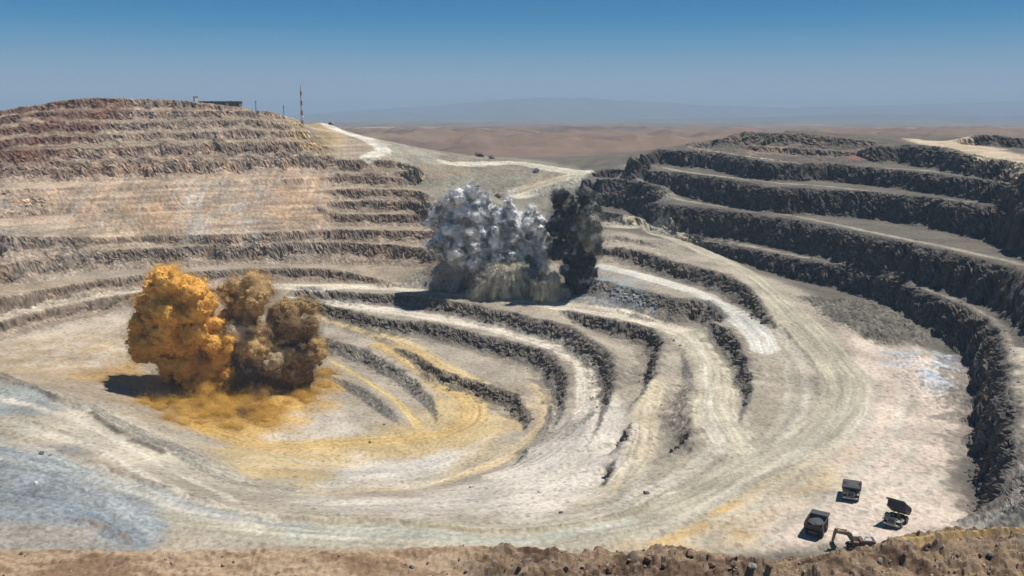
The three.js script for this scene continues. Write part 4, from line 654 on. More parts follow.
function addVeils(o, veils, foot) { for (const v of veils) { v.translate(-foot[0], -foot[1], -foot[2]); mesh('thin_dust', v, veilMaterial, o).userData.kind = 'stuff'; } }
const dustMaterial = new THREE.MeshStandardMaterial({ vertexColors: true, roughness: 1, side: THREE.DoubleSide }); dustMaterial.name = 'airborne dust';
const moteMaterial = new THREE.MeshStandardMaterial({ roughness: 1 });
const moteGeometry = new THREE.TetrahedronGeometry(1, 0);
const puffGeometry = new THREE.IcosahedronGeometry(1, 1);
function strew(parent, name, geometry, tips, count, seed, [sMin, sMax], [near, far], pow = 2.2) {   // small puffs, or motes of thin dust, on and round the cloud's surface
  const m = new THREE.InstancedMesh(geometry, moteMaterial, count), r = rng(seed), M = new THREE.Matrix4(), q = new THREE.Quaternion(), e = new THREE.Euler(), col = new THREE.Color(), p = new THREE.Vector3(), sc = new THREE.Vector3();
  const cum = []; let sum = 0; for (const t of tips) { sum += t[3] * t[3]; cum.push(sum); }
  for (let i = 0; i < count; i++) {
    const want = r() * sum; let lo = 0, hi = cum.length - 1; while (lo < hi) { const mid = lo + hi >> 1; if (cum[mid] < want) lo = mid + 1; else hi = mid; }
    const t = tips[lo], v = r() * 2 - 1, a = r() * 6.2832, s = Math.sqrt(1 - v * v), d = t[3] * (near + Math.pow(r(), pow) * (far - near)), k = sMin + r() * (sMax - sMin), b = .88 + r() * .24;
    M.compose(p.set(t[0] + Math.cos(a) * s * d - parent.position.x, t[1] + v * d - parent.position.y, t[2] + Math.sin(a) * s * d - parent.position.z), q.setFromEuler(e.set(r() * 6, r() * 6, r() * 6)), sc.set(k, k * (.8 + r() * .4), k));
    m.setMatrixAt(i, M); m.setColorAt(i, col.setRGB(t[4][0] * b, t[4][1] * b, t[4][2] * b));
  }
  m.name = name; m.userData.kind = 'stuff'; m.castShadow = m.receiveShadow = true; parent.add(m);
}
function motes(parent, tips, count, seed, size, spread, puffs = true) {
  if (puffs) strew(parent, 'small_puffs', puffGeometry, tips, Math.round(count * .15), seed + 1, [size[0] * 2, size[1] * 2.4], [0, .6], 1);
  strew(parent, 'dust_fringe', moteGeometry, tips, count, seed, size, [.2, 1 + spread * 2.6], 2.6);
}
const tint = (a, b = a, w = .12) => (r, x, y, z) => { const t = clamp(.5 + n3(x / 6, y / 6 + 9, z / 6) * .7), k = 1 + (r() - .5) * w * 2; return [0, 1, 2].map((c) => lerp(a[c], b[c], t) * k); };
const fleck = (a, b, share) => (r, x, y, z) => { const k = .85 + r() * .3, t = sstep(-.12, .22, n3(x / 5.5 + 3, y / 5.5, z / 5.5) * .7 + n3(x / 2.2, y / 2.2, z / 2.2 + 5) * .35 + (share - .5) * 1.5); return [0, 1, 2].map((c) => lerp(a[c], b[c], t) * k); };
// puffs spread at random through an outline drawn on the cloud, each kind of dust by its own outline
function fill(outline, n, [rMin, rMax], col, { depth = 12, front = 0, flat = 1, seed = 1, low = 0 } = {}) {
  const r = rng(seed), xs = outline.map((p) => p[0]), ys = outline.map((p) => p[1]), x0 = Math.min(...xs), x1 = Math.max(...xs), y0 = Math.min(...ys), y1 = Math.max(...ys), out = [];
  for (let tries = 0; out.length < n && tries < n * 60; tries++) { const x = x0 + r() * (x1 - x0), y = y0 + r() * (y1 - y0), R = rMin + Math.pow(r(), 1.4) * (rMax - rMin); if (!within(x, y, outline)) continue; let edge = segDist(x, y, outline, true); if (edge < R * .55) continue; out.push([x, y, R, col, front + (r() - .5) * depth * 2, flat, low]); }
  return out;
}
function dustCloud(name, label, foot, list, { seed, fringe = 4000, size = [.07, .2], spread = .6, ...how }) {
  const D = -foot[2], m = D / FOCAL * 1.02, r = rng(seed + 99);
  const blobs = list.map(([px, row, rad, col, dz, flat, low]) => { let c = atDepth(px, row, D - (dz ?? (r() - .5) * 10)); if (low) { c = groundAt(px, row + rad * .3); c[1] += rad * m * low; } return { c, r: Math.max(2, rad - 1.6) * m, col, flat }; });
  const { g, tips, veils } = billow(blobs, { seed, ...how });
  const o = group(name, foot[0], foot[1], foot[2]); if (g) { g.translate(-foot[0], -foot[1], -foot[2]); mesh('billows', g, dustMaterial, o); } addVeils(o, veils, foot); motes(o, tips, fringe, seed + 5, size, spread, !!g);
  return tag(o, label, 'dust cloud', 'dust thrown up by the blasts');
}
const OR = tint([.74, .42, .095], [.66, .355, .065]), ORT = tint([.50, .34, .15], [.42, .27, .11]), BRN = tint([.22, .13, .06], [.32, .20, .095]), YEL = tint([.58, .345, .06], [.50, .285, .045]), PALEO = tint([.50, .40, .27], [.42, .31, .18]);
const orangeFoot = groundAt(205, 392), brownFoot = groundAt(285, 385), tanFoot = groundAt(243, 385);
dustCloud('dust_plume', 'bright orange cauliflower dust cloud rising from the pit floor', orangeFoot, [
  ...fill([[144, 288], [160, 266], [178, 263], [196, 268], [214, 284], [222, 308], [217, 338], [200, 356], [170, 364], [148, 358], [133, 350], [132, 326], [139, 304]], 44, [7, 17], OR, { depth: 16, seed: 71 }),
  [177, 314, 30, OR, -4], [180, 336, 24, OR, -2], [160, 306, 18, OR, -2], [198, 304, 18, OR, -2],
  ...fill([[150, 352], [170, 362], [200, 352], [218, 338], [234, 352], [232, 378], [214, 394], [182, 394], [166, 384]], 26, [6, 12], OR, { depth: 12, front: -2, seed: 72 }), [188, 366, 16, OR, 0], [210, 372, 15, OR, 0], [172, 362, 12, OR, 2], [196, 384, 12, OR, 0],
  ...fill([[205, 330], [228, 330], [232, 356], [208, 362]], 6, [5, 9], OR, { seed: 73 })], { seed: 3, fringe: 70000, spread: 1.2, layers: [[.4, .16], [1.2, .13], [2.4, .11], [4, .08]] });
dustCloud('dust_plume', 'tan dust column leaning behind the bright orange cloud', tanFoot, [
  ...fill([[220, 296], [230, 280], [248, 273], [266, 276], [274, 296], [266, 316], [236, 322]], 20, [5, 11], ORT, { seed: 81 }),
  [244, 330, 17, ORT, -4], [236, 350, 15, ORT, -2], [256, 346, 15, ORT, -3], [246, 372, 15, PALEO, 0], [228, 366, 12, ORT, 0],
  ...fill([[214, 312], [250, 308], [274, 316], [282, 346], [250, 362], [216, 358]], 22, [6, 11], ORT, { front: -6, seed: 82 }),
  ...fill([[216, 338], [250, 322], [262, 340], [282, 356], [280, 380], [236, 392], [214, 372]], 24, [5, 10], PALEO, { front: 3, seed: 83 }), ...fill([[236, 330], [268, 318], [272, 352], [240, 356]], 8, [4, 8], ORT, { front: 8, seed: 84 })], { seed: 13, fringe: 70000, spread: 1.6 });
dustCloud('dust_plume', 'dark brown dust cloud beside the tan column, nearest the inner benches', brownFoot, [
  ...fill([[262, 318], [276, 306], [296, 300], [312, 310], [322, 336], [320, 362], [306, 384], [276, 388], [260, 372], [258, 344]], 36, [6, 12], BRN, { seed: 91 }), [288, 338, 20, BRN, -4], [292, 362, 17, BRN, 0], [274, 354, 15, BRN, 0], [300, 376, 13, BRN, 0], [280, 378, 12, BRN, 2],
  ...fill([[280, 300], [312, 298], [318, 312], [290, 316]], 7, [4, 7], ORT, { front: -4, seed: 92 }), ...fill([[300, 330], [326, 336], [328, 366], [306, 372]], 8, [4, 8], ORT, { front: -6, seed: 93 })], { seed: 23, fringe: 70000, spread: 1.9 });
dustCloud('dust_plume', 'low yellow orange dust spreading over the pit floor under the clouds', groundAt(240, 405), [
  ...fill([[122, 404], [160, 388], [205, 376], [270, 380], [334, 360], [342, 386], [322, 404], [292, 420], [250, 434], [200, 430], [150, 418]], 70, [5, 12], YEL, { flat: .5, seed: 95, low: .05 }),
  ...fill([[222, 384], [270, 384], [290, 404], [250, 424], [228, 410]], 14, [5, 9], BRN, { flat: .8, seed: 96, low: .6 }), ...fill([[180, 380], [225, 366], [262, 372], [240, 400], [195, 404]], 16, [5, 10], OR, { seed: 97, low: .8 })], { seed: 33, fringe: 130000, spread: 3.4, bumps: [[9, 2.2], [4.2, 1.1]], melt: 3.5, solid: false, layers: [[-2.4, .42], [-1.4, .36], [-.5, .3], [.4, .24], [1.4, .18], [2.6, .13], [4, .08]] });
const ASHES = fleck([.24, .24, .242], [.80, .80, .79], .62), SOOT = fleck([.045, .045, .046], [.46, .46, .45], .27), OLV = fleck([.17, .16, .125], [.36, .345, .28], .5), BEI = tint([.54, .50, .385], [.42, .39, .30]), ASH = tint([.46, .445, .40], [.33, .32, .295]);
const greyFoot = groundAt(490, 284), darkFoot = groundAt(575, 290);
dustCloud('dust_plume', 'pale grey and charcoal blast cloud with two billowing heads', greyFoot, [
  ...fill([[442, 200], [452, 186], [468, 181], [482, 190], [492, 206], [494, 224], [478, 234], [462, 224], [448, 214]], 26, [4, 9], ASHES, { depth: 8, front: 4, seed: 101 }),
  ...fill([[494, 212], [506, 200], [522, 201], [540, 206], [546, 224], [536, 240], [512, 238], [498, 228]], 20, [4, 8], ASHES, { depth: 8, front: 2, seed: 102 }),
  ...fill([[446, 216], [480, 206], [520, 214], [552, 222], [556, 250], [542, 270], [500, 276], [460, 272], [438, 262]], 60, [5, 11], ASHES, { depth: 10, seed: 103 }), [468, 238, 18, ASHES, -4], [496, 242, 19, ASHES, -4], [522, 244, 17, ASHES, -4], [540, 250, 14, ASHES, -4], [482, 260, 15, ASHES, -4], [512, 262, 14, ASHES, -4], [540, 266, 11, ASHES, -2], [456, 256, 12, ASHES, -2],
  ...fill([[438, 226], [500, 222], [550, 228], [552, 266], [470, 272], [434, 262]], 36, [3, 6], ASHES, { depth: 8, front: 12, seed: 104 }),
  ...fill([[420, 214], [430, 205], [442, 208], [444, 224], [428, 228]], 8, [3, 6], ASHES, { depth: 4, seed: 105 }), ...fill([[424, 240], [444, 232], [452, 262], [432, 268]], 12, [3, 6], ASHES, { depth: 6, front: 5, seed: 106 })], { seed: 43, fringe: 70000, size: [.09, .24], cell: .85, spread: 1.4 });
dustCloud('dust_plume', 'narrow black blast cloud with olive dust, next to the pale grey one', darkFoot, [
  ...fill([[552, 196], [560, 188], [572, 196], [592, 190], [600, 206], [598, 222], [570, 222], [556, 212]], 16, [3, 7], SOOT, { depth: 6, seed: 111 }), ...fill([[562, 200], [592, 194], [596, 212], [570, 214]], 8, [3, 6], SOOT, { depth: 4, front: 5, seed: 112 }),
  ...fill([[552, 214], [598, 214], [602, 250], [594, 274], [584, 304], [572, 302], [560, 276], [546, 254]], 44, [5, 9], SOOT, { depth: 8, seed: 113 }), [576, 230, 15, SOOT, -3], [574, 252, 15, SOOT, -3], [576, 272, 11, SOOT, -2], [577, 290, 8, SOOT, 0],
  ...fill([[572, 216], [602, 216], [606, 252], [584, 256], [570, 236]], 18, [4, 8], OLV, { depth: 6, front: 7, seed: 114 }), ...fill([[560, 238], [576, 240], [574, 254], [560, 252]], 4, [3, 5], SOOT, { depth: 2, front: 12, seed: 115 })], { seed: 53, fringe: 70000, size: [.09, .24], cell: .85, spread: 1.4 });
// heavy dust and broken rock spilling outwards along the ground in streaks
function curtain(label, foot, [ax, arow], list, seed) {
  const D = -foot[2], m = D / FOCAL * 1.02, apex = atDepth(ax, arow, D);
  const ridge = (x, y, z) => { const th = Math.atan2(x - apex[0], apex[1] - y + 2), rr = Math.hypot(x - apex[0], y - apex[1]), w = th + n2(rr / 9, th * 2) * .12; return (n2(w * 9 + seed, rr / 30) * 3.2 + n2(w * 21, rr / 20 + seed) * 3.0 + n2(w * 46 + 3, rr / 14) * 2.0); };
  const blobs = list.map(([px, row, rad, col, dz, flat]) => ({ c: atDepth(px, row, D - dz), r: rad * m, col, flat }));
  const q = billow(blobs, { seed, bumps: [[9, 1.6], [2.6, .7]], ridge, cell: .74, melt: 3 }); q.g.translate(-foot[0], -foot[1], -foot[2]);
  const o = group('dust_curtain', ...foot); mesh('streaks', q.g, dustMaterial, o); addVeils(o, q.veils, foot); motes(o, q.tips, 40000, seed + 2, [.08, .22], 1.6);
  tag(o, label, 'dust cloud', 'dust thrown up by the blasts');
}
const heap = (outline, n, rr, col, seed) => fill(outline, n, rr, col, { depth: 4, seed });
curtain('grey dust spilling down in streaks below the left edge of the pale grey blast cloud', groundAt(448, 290), [474, 246], heap([[424, 292], [434, 272], [448, 262], [474, 262], [484, 286], [446, 297]], 34, [3, 7], ASH, 121), 61);
curtain('broad beige dust dome of fanning streaks under the pale grey blast cloud', groundAt(505, 297), [512, 240], heap([[460, 302], [474, 280], [494, 268], [518, 267], [538, 278], [548, 302]], 40, [4, 9], BEI, 122), 62);
curtain('small beige dust fan at the foot of the black blast cloud', groundAt(550, 299), [546, 250], heap([[530, 302], [540, 282], [554, 276], [566, 284], [580, 303]], 24, [3, 7], BEI, 123), 63);
// ---------------------------------------------------------------- mining machines on the lower floor
const paint = (c, roughness = .6, metalness = .1) => new THREE.MeshStandardMaterial({ color: new THREE.Color().setRGB(...c), roughness, metalness });
const MAT = { yellow: paint([.30, .225, .11]), dusty: paint([.42, .40, .36], .85), dark: paint([.06, .06, .062], .8), tyre: paint([.035, .034, .034], .9), steel: paint([.07, .068, .066], .6, .4), red: paint([.17, .075, .05], .8), glass: paint([.03, .035, .04], .08, 0), lamp: paint([.7, .7, .66], .2), white: paint([.66, .66, .64], .6), bare: paint([.3, .29, .27], .5, .4) };
const box = (w, h, d, x, y, z, r = .08) => new RoundedBoxGeometry(w, h, d, 2, Math.min(r, w / 3, h / 3, d / 3)).translate(x, y, z);
const cyl = (r, l, x, y, z, axis = 'x', r2 = r, n = 20) => { const g = new THREE.CylinderGeometry(r2, r, l, n); if (axis === 'x') g.rotateZ(Math.PI / 2); if (axis === 'z') g.rotateX(Math.PI / 2); return g.translate(x, y, z); };
const bar = (a, b, r, n = 8) => { const A = new THREE.Vector3(...a), B = new THREE.Vector3(...b), d = B.clone().sub(A), g = new THREE.CylinderGeometry(r, r, d.length(), n); g.applyQuaternion(new THREE.Quaternion().setFromUnitVectors(new THREE.Vector3(0, 1, 0), d.normalize())); return g.translate((a[0] + b[0]) / 2, (a[1] + b[1]) / 2, (a[2] + b[2]) / 2); };
const prism = (pts, w, bevel = .05) => { const g = new THREE.ExtrudeGeometry(new THREE.Shape(pts.map(([x, y]) => new THREE.Vector2(x, y))), { depth: w, bevelEnabled: bevel > 0, bevelThickness: bevel, bevelSize: bevel, bevelSegments: 1 }); return g.translate(0, 0, -w / 2); };   // side profile (x forward, y up), z across
const join = (gs) => mergeGeometries(gs.map((g) => { const q = g.index ? g.toNonIndexed() : g; for (const k of Object.keys(q.attributes)) if (!['position', 'normal', 'uv'].includes(k)) q.deleteAttribute(k); return q; }));
function wheel(parent, x, z, R, W) {
  const o = new THREE.Group(); o.name = 'wheel'; o.position.set(x, R, z); parent.add(o);
  const t = []; const n = 28; const prof = [[R * .55, -W / 2], [R * .9, -W / 2], [R, -W * .36], [R, W * .36], [R * .9, W / 2], [R * .55, W / 2]].map(([a, b]) => new THREE.Vector2(a, b)); t.push(new THREE.LatheGeometry(prof, n).rotateX(Math.PI / 2));
  for (let k = 0; k < n; k++) { const a = k / n * 6.2832; t.push(new THREE.BoxGeometry(R * .12, R * .06, W * .8).translate(0, R, 0).rotateZ(a)); }
  mesh('tyre', join(t), MAT.tyre, o);
  mesh('rim', join([cyl(R * .56, W * .8, 0, 0, 0, 'z', R * .56, 20), cyl(R * .25, W * .95, 0, 0, 0, 'z')]), MAT.yellow, o);
}
function haulTruck(name, label, at, turn, tip = 0) {
  const o = group(name, at[0], at[1], at[2], turn), R = 1.35; o.scale.setScalar(.92);                 // x forward
  wheel(o, 3.1, 2.35, R, 1.0); wheel(o, 3.1, -2.35, R, 1.0);
  for (const z of [2.45, 1.35, -1.35, -2.45]) wheel(o, -2.2, z, R, .95);
  mesh('chassis', join([box(9.4, .8, .6, .4, 1.75, 1.0), box(9.4, .8, .6, .4, 1.75, -1.0), box(.7, .8, 2.4, 4.4, 1.75, 0), box(.7, .8, 2.4, -4, 1.75, 0), cyl(.45, 5.2, 3.1, 1.4, 0, 'z'), cyl(.55, 4.6, -2.2, 1.4, 0, 'z')]), MAT.steel, o);
  const hood = mesh('engine_hood', join([box(1.9, 1.7, 2.6, 4.2, 2.8, 0), box(1.6, .25, 5.9, 4.0, 2.75, 0)]), MAT.dusty, o);
  mesh('grille', join([...Array(7).keys()].map((k) => box(.1, .12, 2.1, 5.2, 2.2 + k * .2, 0, .02))), MAT.dark, hood);
  mesh('bumper', box(.5, .7, 5.4, 5.1, 1.5, 0), MAT.dusty, o);
  for (const z of [1.9, -1.9]) mesh('headlight', join([box(.15, .35, .6, 5.38, 1.65, z, .04)]), MAT.lamp, o);
  const cab = mesh('cab', join([box(1.9, 1.5, 1.9, 3.7, 3.65, 1.6), box(2.1, .15, 2.1, 3.75, 4.45, 1.6)]), MAT.yellow, o);
  mesh('windscreen', box(.06, .8, 1.6, 4.67, 3.9, 1.6, .02), MAT.glass, cab); mesh('side_window', box(1.4, .75, .06, 3.7, 3.9, 2.57, .02), MAT.glass, cab); mesh('side_window', box(1.4, .75, .06, 3.7, 3.9, .63, .02), MAT.glass, cab);
  mesh('walkway_rail', join([[3, 2.9], [5, 2.9], [5, -2.9], [3, -2.9]].flatMap(([x, z], i, a) => { const q = a[(i + 1) % 4], b = [bar([x, 2.9, z], [x, 3.9, z], .05)]; if (i < 3) b.push(bar([x, 3.9, z], [q[0], 3.9, q[1]], .05), bar([x, 3.4, z], [q[0], 3.4, q[1]], .04)); return b; })), MAT.bare, o);
  mesh('ladder', join([bar([5.2, 1.3, 2.4], [4.9, 2.9, 2.4], .05), bar([5.2, 1.3, 2.9], [4.9, 2.9, 2.9], .05), ...[0, 1, 2, 3].map((k) => bar([5.17 - k * .08, 1.5 + k * .38, 2.4], [5.17 - k * .08, 1.5 + k * .38, 2.9], .04))]), MAT.bare, o);
  mesh('fuel_tank', cyl(.65, 1.7, .9, 1.9, -1.95, 'x'), MAT.dusty, o);
  const bed = new THREE.Group(); bed.name = 'dump_body'; bed.position.set(-4.0, 2.5, 0); bed.rotation.z = tip; o.add(bed);
  const floorP = [[0, .9], [-.9, 1.7], [-1.0, 2.0], [-.2, 1.4], [.6, .35], [6.1, 1.0], [6.6, 2.9], [9.4, 3.15], [9.4, 2.85], [6.9, 2.6], [6.4, .6], [.5, -.1]];
  mesh('bed_floor', prism(floorP.slice().reverse(), 5.9, .04), MAT.steel, bed);
  for (const z of [2.95, -2.95]) { mesh('bed_side', prism([[-.7, 1.5], [.5, .1], [6.4, .7], [6.8, 2.8], [.2, 2.5], [-.9, 1.9]], .18, .03).translate(0, 0, z), MAT.steel, bed); mesh('side_rib', join([1, 2.2, 3.4, 4.6, 5.8].map((x) => box(.25, 1.9, .25, x, 1.5 + x * .05, z + Math.sign(z) * .2, .04))), MAT.steel, bed); }
  mesh('load', (() => { const g = new THREE.SphereGeometry(1, 18, 10, 0, 6.2832, 0, Math.PI / 2).scale(2.9, .8, 2.6).translate(3.3, 1.6, 0), p = g.attributes.position; for (let i = 0; i < p.count; i++) { const k = n3(p.getX(i) * 1.7, p.getY(i) * 2, p.getZ(i) * 1.7) * .3; p.setY(i, p.getY(i) + k); } g.computeVertexNormals(); return g; })(), MAT.dark, bed);
  for (const z of [.8, -.8]) mesh('hoist_cylinder', bar([-.2, 1.9, z], [-.2 + 1.2 * Math.cos(tip), 2.9 + 3.4 * Math.sin(tip), z], .2, 12), MAT.bare, o);
  return tag(o, label, 'dump truck', 'machines on the lower floor');
}
function excavator(at, turn) {
  const o = group('excavator', at[0], at[1], at[2], turn);                    // x forward (towards the bucket)
  for (const s of [1, -1]) {
    const t = new THREE.Group(); t.name = 'crawler_track'; t.position.set(0, 0, s * 2.1); o.add(t);
    const path = []; const L = 2.4, R = .72; for (let k = 0; k <= 14; k++) { const a = -Math.PI / 2 + k / 14 * Math.PI; path.push([L + Math.cos(a) * R, R + .06 + Math.sin(a) * R]); } for (let k = 0; k <= 14; k++) { const a = Math.PI / 2 + k / 14 * Math.PI; path.push([-L + Math.cos(a) * R, R + .06 + Math.sin(a) * R]); }
    const shoes = []; for (let k = 0; k < 46; k++) { const total = 4 * L + 2 * Math.PI * R; let d = k / 46 * total, x, y, a; if (d < 2 * L) { x = -L + d; y = .06; a = 0; } else if ((d -= 2 * L) < Math.PI * R) { const q = -Math.PI / 2 + d / R; x = L + Math.cos(q) * R; y = R + .06 + Math.sin(q) * R; a = q + Math.PI / 2; } else if ((d -= Math.PI * R) < 2 * L) { x = L - d; y = 2 * R + .06; a = 0; } else { d -= 2 * L; const q = Math.PI / 2 + d / R; x = -L + Math.cos(q) * R; y = R + .06 + Math.sin(q) * R; a = q + Math.PI / 2; } shoes.push(new THREE.BoxGeometry(.25, .11, .78).rotateZ(a).translate(x, y, 0)); }
    mesh('track_shoes', join(shoes), MAT.tyre, t);
    mesh('track_frame', box(4.6, .7, .5, 0, .78, 0), MAT.steel, t);
    mesh('sprocket', cyl(.56, .6, -L, .78, 0, 'z'), MAT.steel, t); mesh('idler', cyl(.54, .55, L, .78, 0, 'z'), MAT.steel, t);
    mesh('rollers', join([-1.5, -.75, 0, .75, 1.5].map((x) => cyl(.2, .6, x, .3, 0, 'z'))), MAT.steel, t);
  }
  mesh('undercarriage', join([box(2.6, .6, 3.4, 0, 1.0, 0), cyl(1.15, .5, 0, 1.5, 0, 'y')]), MAT.steel, o);
  const house = mesh('house', join([box(5.4, .4, 3.5, -.9, 1.95, 0), box(3.6, 1.6, 3.5, -1.9, 2.85, 0), box(1.6, 1.1, 1.2, 1.0, 2.6, -1.1)]), MAT.red, o);
  mesh('counterweight', prism([[-4.4, 1.85], [-3.7, 1.8], [-3.7, 3.6], [-4.3, 3.5]], 3.5, .12), MAT.dark, o);
  mesh('engine_cover', join([box(2.6, .3, 3.1, -2.1, 3.78, 0), box(.9, .35, .9, -2.6, 4.05, .7)]), MAT.dusty, house); mesh('exhaust_pipe', cyl(.12, .9, -1.4, 4.2, -1, 'y'), MAT.steel, house);
  for (const z of [1.6, -1.6]) mesh('handrail', join([bar([-3.6, 3.6, z], [-3.6, 4.6, z], .04), bar([-.6, 3.6, z], [-.6, 4.6, z], .04), bar([-3.6, 4.6, z], [-.6, 4.6, z], .04)]), MAT.bare, house);
  const cab = mesh('cab', join([box(1.8, 2.0, 1.3, 1.0, 3.1, 1.15)]), MAT.dusty, o);
  mesh('windscreen', box(.05, 1.2, 1.1, 1.92, 3.4, 1.15, .02), MAT.glass, cab); mesh('side_window', box(1.3, .9, .05, 1.0, 3.5, 1.82, .02), MAT.glass, cab);
  const boomP = [[.9, 2.1], [1.6, 2.0], [3.3, 4.6], [6.6, 5.25], [6.9, 5.7], [6.4, 5.85], [3.0, 5.75], [2.2, 5.2]];
  const boom = mesh('boom', prism(boomP, .75, .06), MAT.yellow, o);
  mesh('boom_cylinder', join([bar([1.7, 2.2, .55], [3.4, 4.6, .55], .18, 12), bar([1.7, 2.2, -.55], [3.4, 4.6, -.55], .18, 12)]), MAT.steel, boom);
  const stick = mesh('stick', prism([[6.2, 6.5], [6.9, 6.6], [7.25, 5.4], [7.75, 1.9], [7.35, 1.7], [6.65, 4.8]], .6, .05), MAT.yellow, o);
  mesh('stick_cylinder', bar([3.6, 6.1, 0], [6.4, 6.45, 0], .17, 12), MAT.steel, stick);
  const bucket = mesh('bucket', (() => { const a = []; const pr = []; for (let k = 0; k <= 10; k++) { const q = .2 + k / 10 * 3.4; pr.push([Math.cos(q) * 1.05, Math.sin(q) * 1.05]); } const inn = pr.slice().reverse().map(([x, y]) => [x * .9, y * .9]); a.push(prism([...pr, ...inn], 1.9, .02)); for (const z of [-.95, .95]) a.push(prism([...pr, [-.1, -.5], [.5, -.3]], .08, .01).translate(0, 0, z)); return join(a).rotateZ(-2.1).translate(7.0, 1.15, 0); })(), MAT.steel, o);
  mesh('bucket_tooth', join([-.8, -.4, 0, .4, .8].map((z) => new THREE.ConeGeometry(.12, .5, 5).rotateZ(2.2).translate(6.0, .55, z))), MAT.bare, bucket); mesh('bucket_link', bar([7.2, 3.4, 0], [7.65, 1.6, 0], .14, 10), MAT.steel, stick);
  return tag(o, 'tan boomed excavator with dark red body reaching its bucket down beside the rubble bank', 'excavator', 'machines on the lower floor');
}
const place = (px, row) => { const g = groundAt(px, row); return [g[0], baseHeight(g[0], g[2]) + .12, g[2]]; };
excavator(place(858, 551), Math.PI - .12);
haulTruck('dump_truck', 'dump truck with pale hood parked alone in the middle of the lower floor', place(851, 497), -1.98);
haulTruck('dump_truck', 'dump truck standing on the bucket side of the excavator, turned slightly away', place(816, 533), 1.0);
haulTruck('dump_truck', 'dump truck with raised bed near the rubble bank behind the excavator', place(896, 524), -2.3, .5);
// ---------------------------------------------------------------- mast, poles, buildings and a vehicle on the left rim
function rimPoint(px, row, D) { const g = atDepth(px, row, D); return [g[0], baseHeight(g[0], g[2]), g[2]]; }
{ // lattice mast in red and white sections
  const D = 935, foot = atDepth(302, 119.5, D), top = atDepth(302, 86, D), H = top[1] - foot[1], y0 = baseHeight(foot[0], foot[2]), o = group('lattice_mast', foot[0], y0, foot[2]), total = H + foot[1] - y0;
  const n = 8, w0 = 1.0, w1 = .4, mats = [paint([.42, .075, .05]), paint([.72, .72, .7])];
  for (let s = 0; s < n; s++) {
    const a = s / n, b = (s + 1) / n, wa = lerp(w0, w1, a), wb = lerp(w0, w1, b), ya = a * total, yb = b * total, gs = [], c = [[1, 1], [1, -1], [-1, -1], [-1, 1]];
    for (let k = 0; k < 4; k++) { const p = c[k], q = c[(k + 1) % 4]; gs.push(bar([p[0] * wa, ya, p[1] * wa], [p[0] * wb, yb, p[1] * wb], .2, 5), bar([p[0] * wa, ya, p[1] * wa], [q[0] * wb, yb, q[1] * wb], .12, 4), bar([q[0] * wa, ya, q[1] * wa], [p[0] * wb, yb, p[1] * wb], .12, 4), bar([p[0] * wb, yb, p[1] * wb], [q[0] * wb, yb, q[1] * wb], .12, 4)); }
    mesh('mast_section', join(gs), mats[s % 2], o);
  }
  mesh('antenna', bar([0, total, 0], [0, total + 2.5, 0], .1, 6), MAT.steel, o);
  mesh('dish', new THREE.SphereGeometry(1.3, 14, 8, 0, 6.2832, 0, 1.1).rotateX(Math.PI / 2).translate(1.2, total * .2, 1.0), MAT.white, o);
  tag(o, 'tall red and white lattice mast standing on the left rim', 'mast');
}
for (const [px, row, rowTop, D, label] of [[256, 110, 100.5, 922, 'short dark pole on the left rim between the long building and the mast'], [284, 117, 105, 930, 'thin grey pole on the left rim close to the lattice mast']]) {
  const b = atDepth(px, row, D), t = atDepth(px, rowTop, D), y0 = baseHeight(b[0], b[2]), o = group('pole', b[0], y0, b[2]), H = t[1] - y0;
  mesh('shaft', bar([0, -.3, 0], [0, H, 0], .32, 8), MAT.steel, o); mesh('cross_arm', bar([-1.2, H * .85, 0], [1.2, H * .85, 0], .18, 6), MAT.steel, o); mesh('base_block', box(1.6, .6, 1.6, 0, .2, 0), MAT.dusty, o);
  tag(o, label, 'pole');
}
{ // long low building, only its upper part shows over the rim
  const D = 925, a = atDepth(200, 109, D), b = atDepth(241.5, 109, D), top = atDepth(220, 101.8, D)[1], L = b[0] - a[0], cx = (a[0] + b[0]) / 2, cz = -D, y0 = Math.min(baseHeight(cx, cz), top - 3.4), H = top - y0, o = group('site_building', cx, y0, cz);
  const wall = mesh('wall', box(L - 1, H, 10, 0, H / 2, 0, .05), paint([.16, .145, .13], .9), o);
  for (let k = 0; k < 9; k++) mesh('window', box(2.2, 1.3, .12, -L / 2 + 3 + k * (L - 6) / 8, H - 2.2, 5.05, .03), MAT.glass, wall);
  mesh('door', box(1.6, 2.4, .12, L * .2, H - 2.5, 5.06, .03), MAT.white, wall);
  const roof = mesh('roof', box(L + .8, .5, 11.4, 0, H + .27, 0, .06), paint([.075, .07, .068], .85), o); mesh('roof_edge', box(L + .9, .18, .12, 0, H + .45, 5.8, .03), MAT.dusty, roof);
  for (const x of [-L * .2, L * .25]) mesh('vent', box(1.2, .5, 1.2, x, H + .7, 0), MAT.steel, roof);
  tag(o, 'long low dark building with a flat roof on top of the left rim', 'building');
}
{ // narrow tower hut, white side lit
  const D = 918, a = atDepth(196, 108, D), top = atDepth(196, 96.8, D)[1], y0 = Math.min(baseHeight(a[0], a[2]), top - 6), H = top - y0, o = group('tower_hut', a[0], y0, a[2], -.75);
  const w = mesh('wall', box(3.2, H, 3.2, 0, H / 2, 0, .05), paint([.68, .67, .64], .8), o); mesh('roof', box(3.8, .35, 3.8, 0, H + .19, 0, .05), MAT.dark, o); mesh('window', box(1.4, 1, .1, 0, H - 1.3, 1.63, .02), MAT.glass, w); mesh('window', box(.1, 1, 1.4, -1.63, H - 1.3, 0, .02), MAT.glass, w);
  tag(o, 'narrow white tower hut at the end of the long dark building', 'building');
}
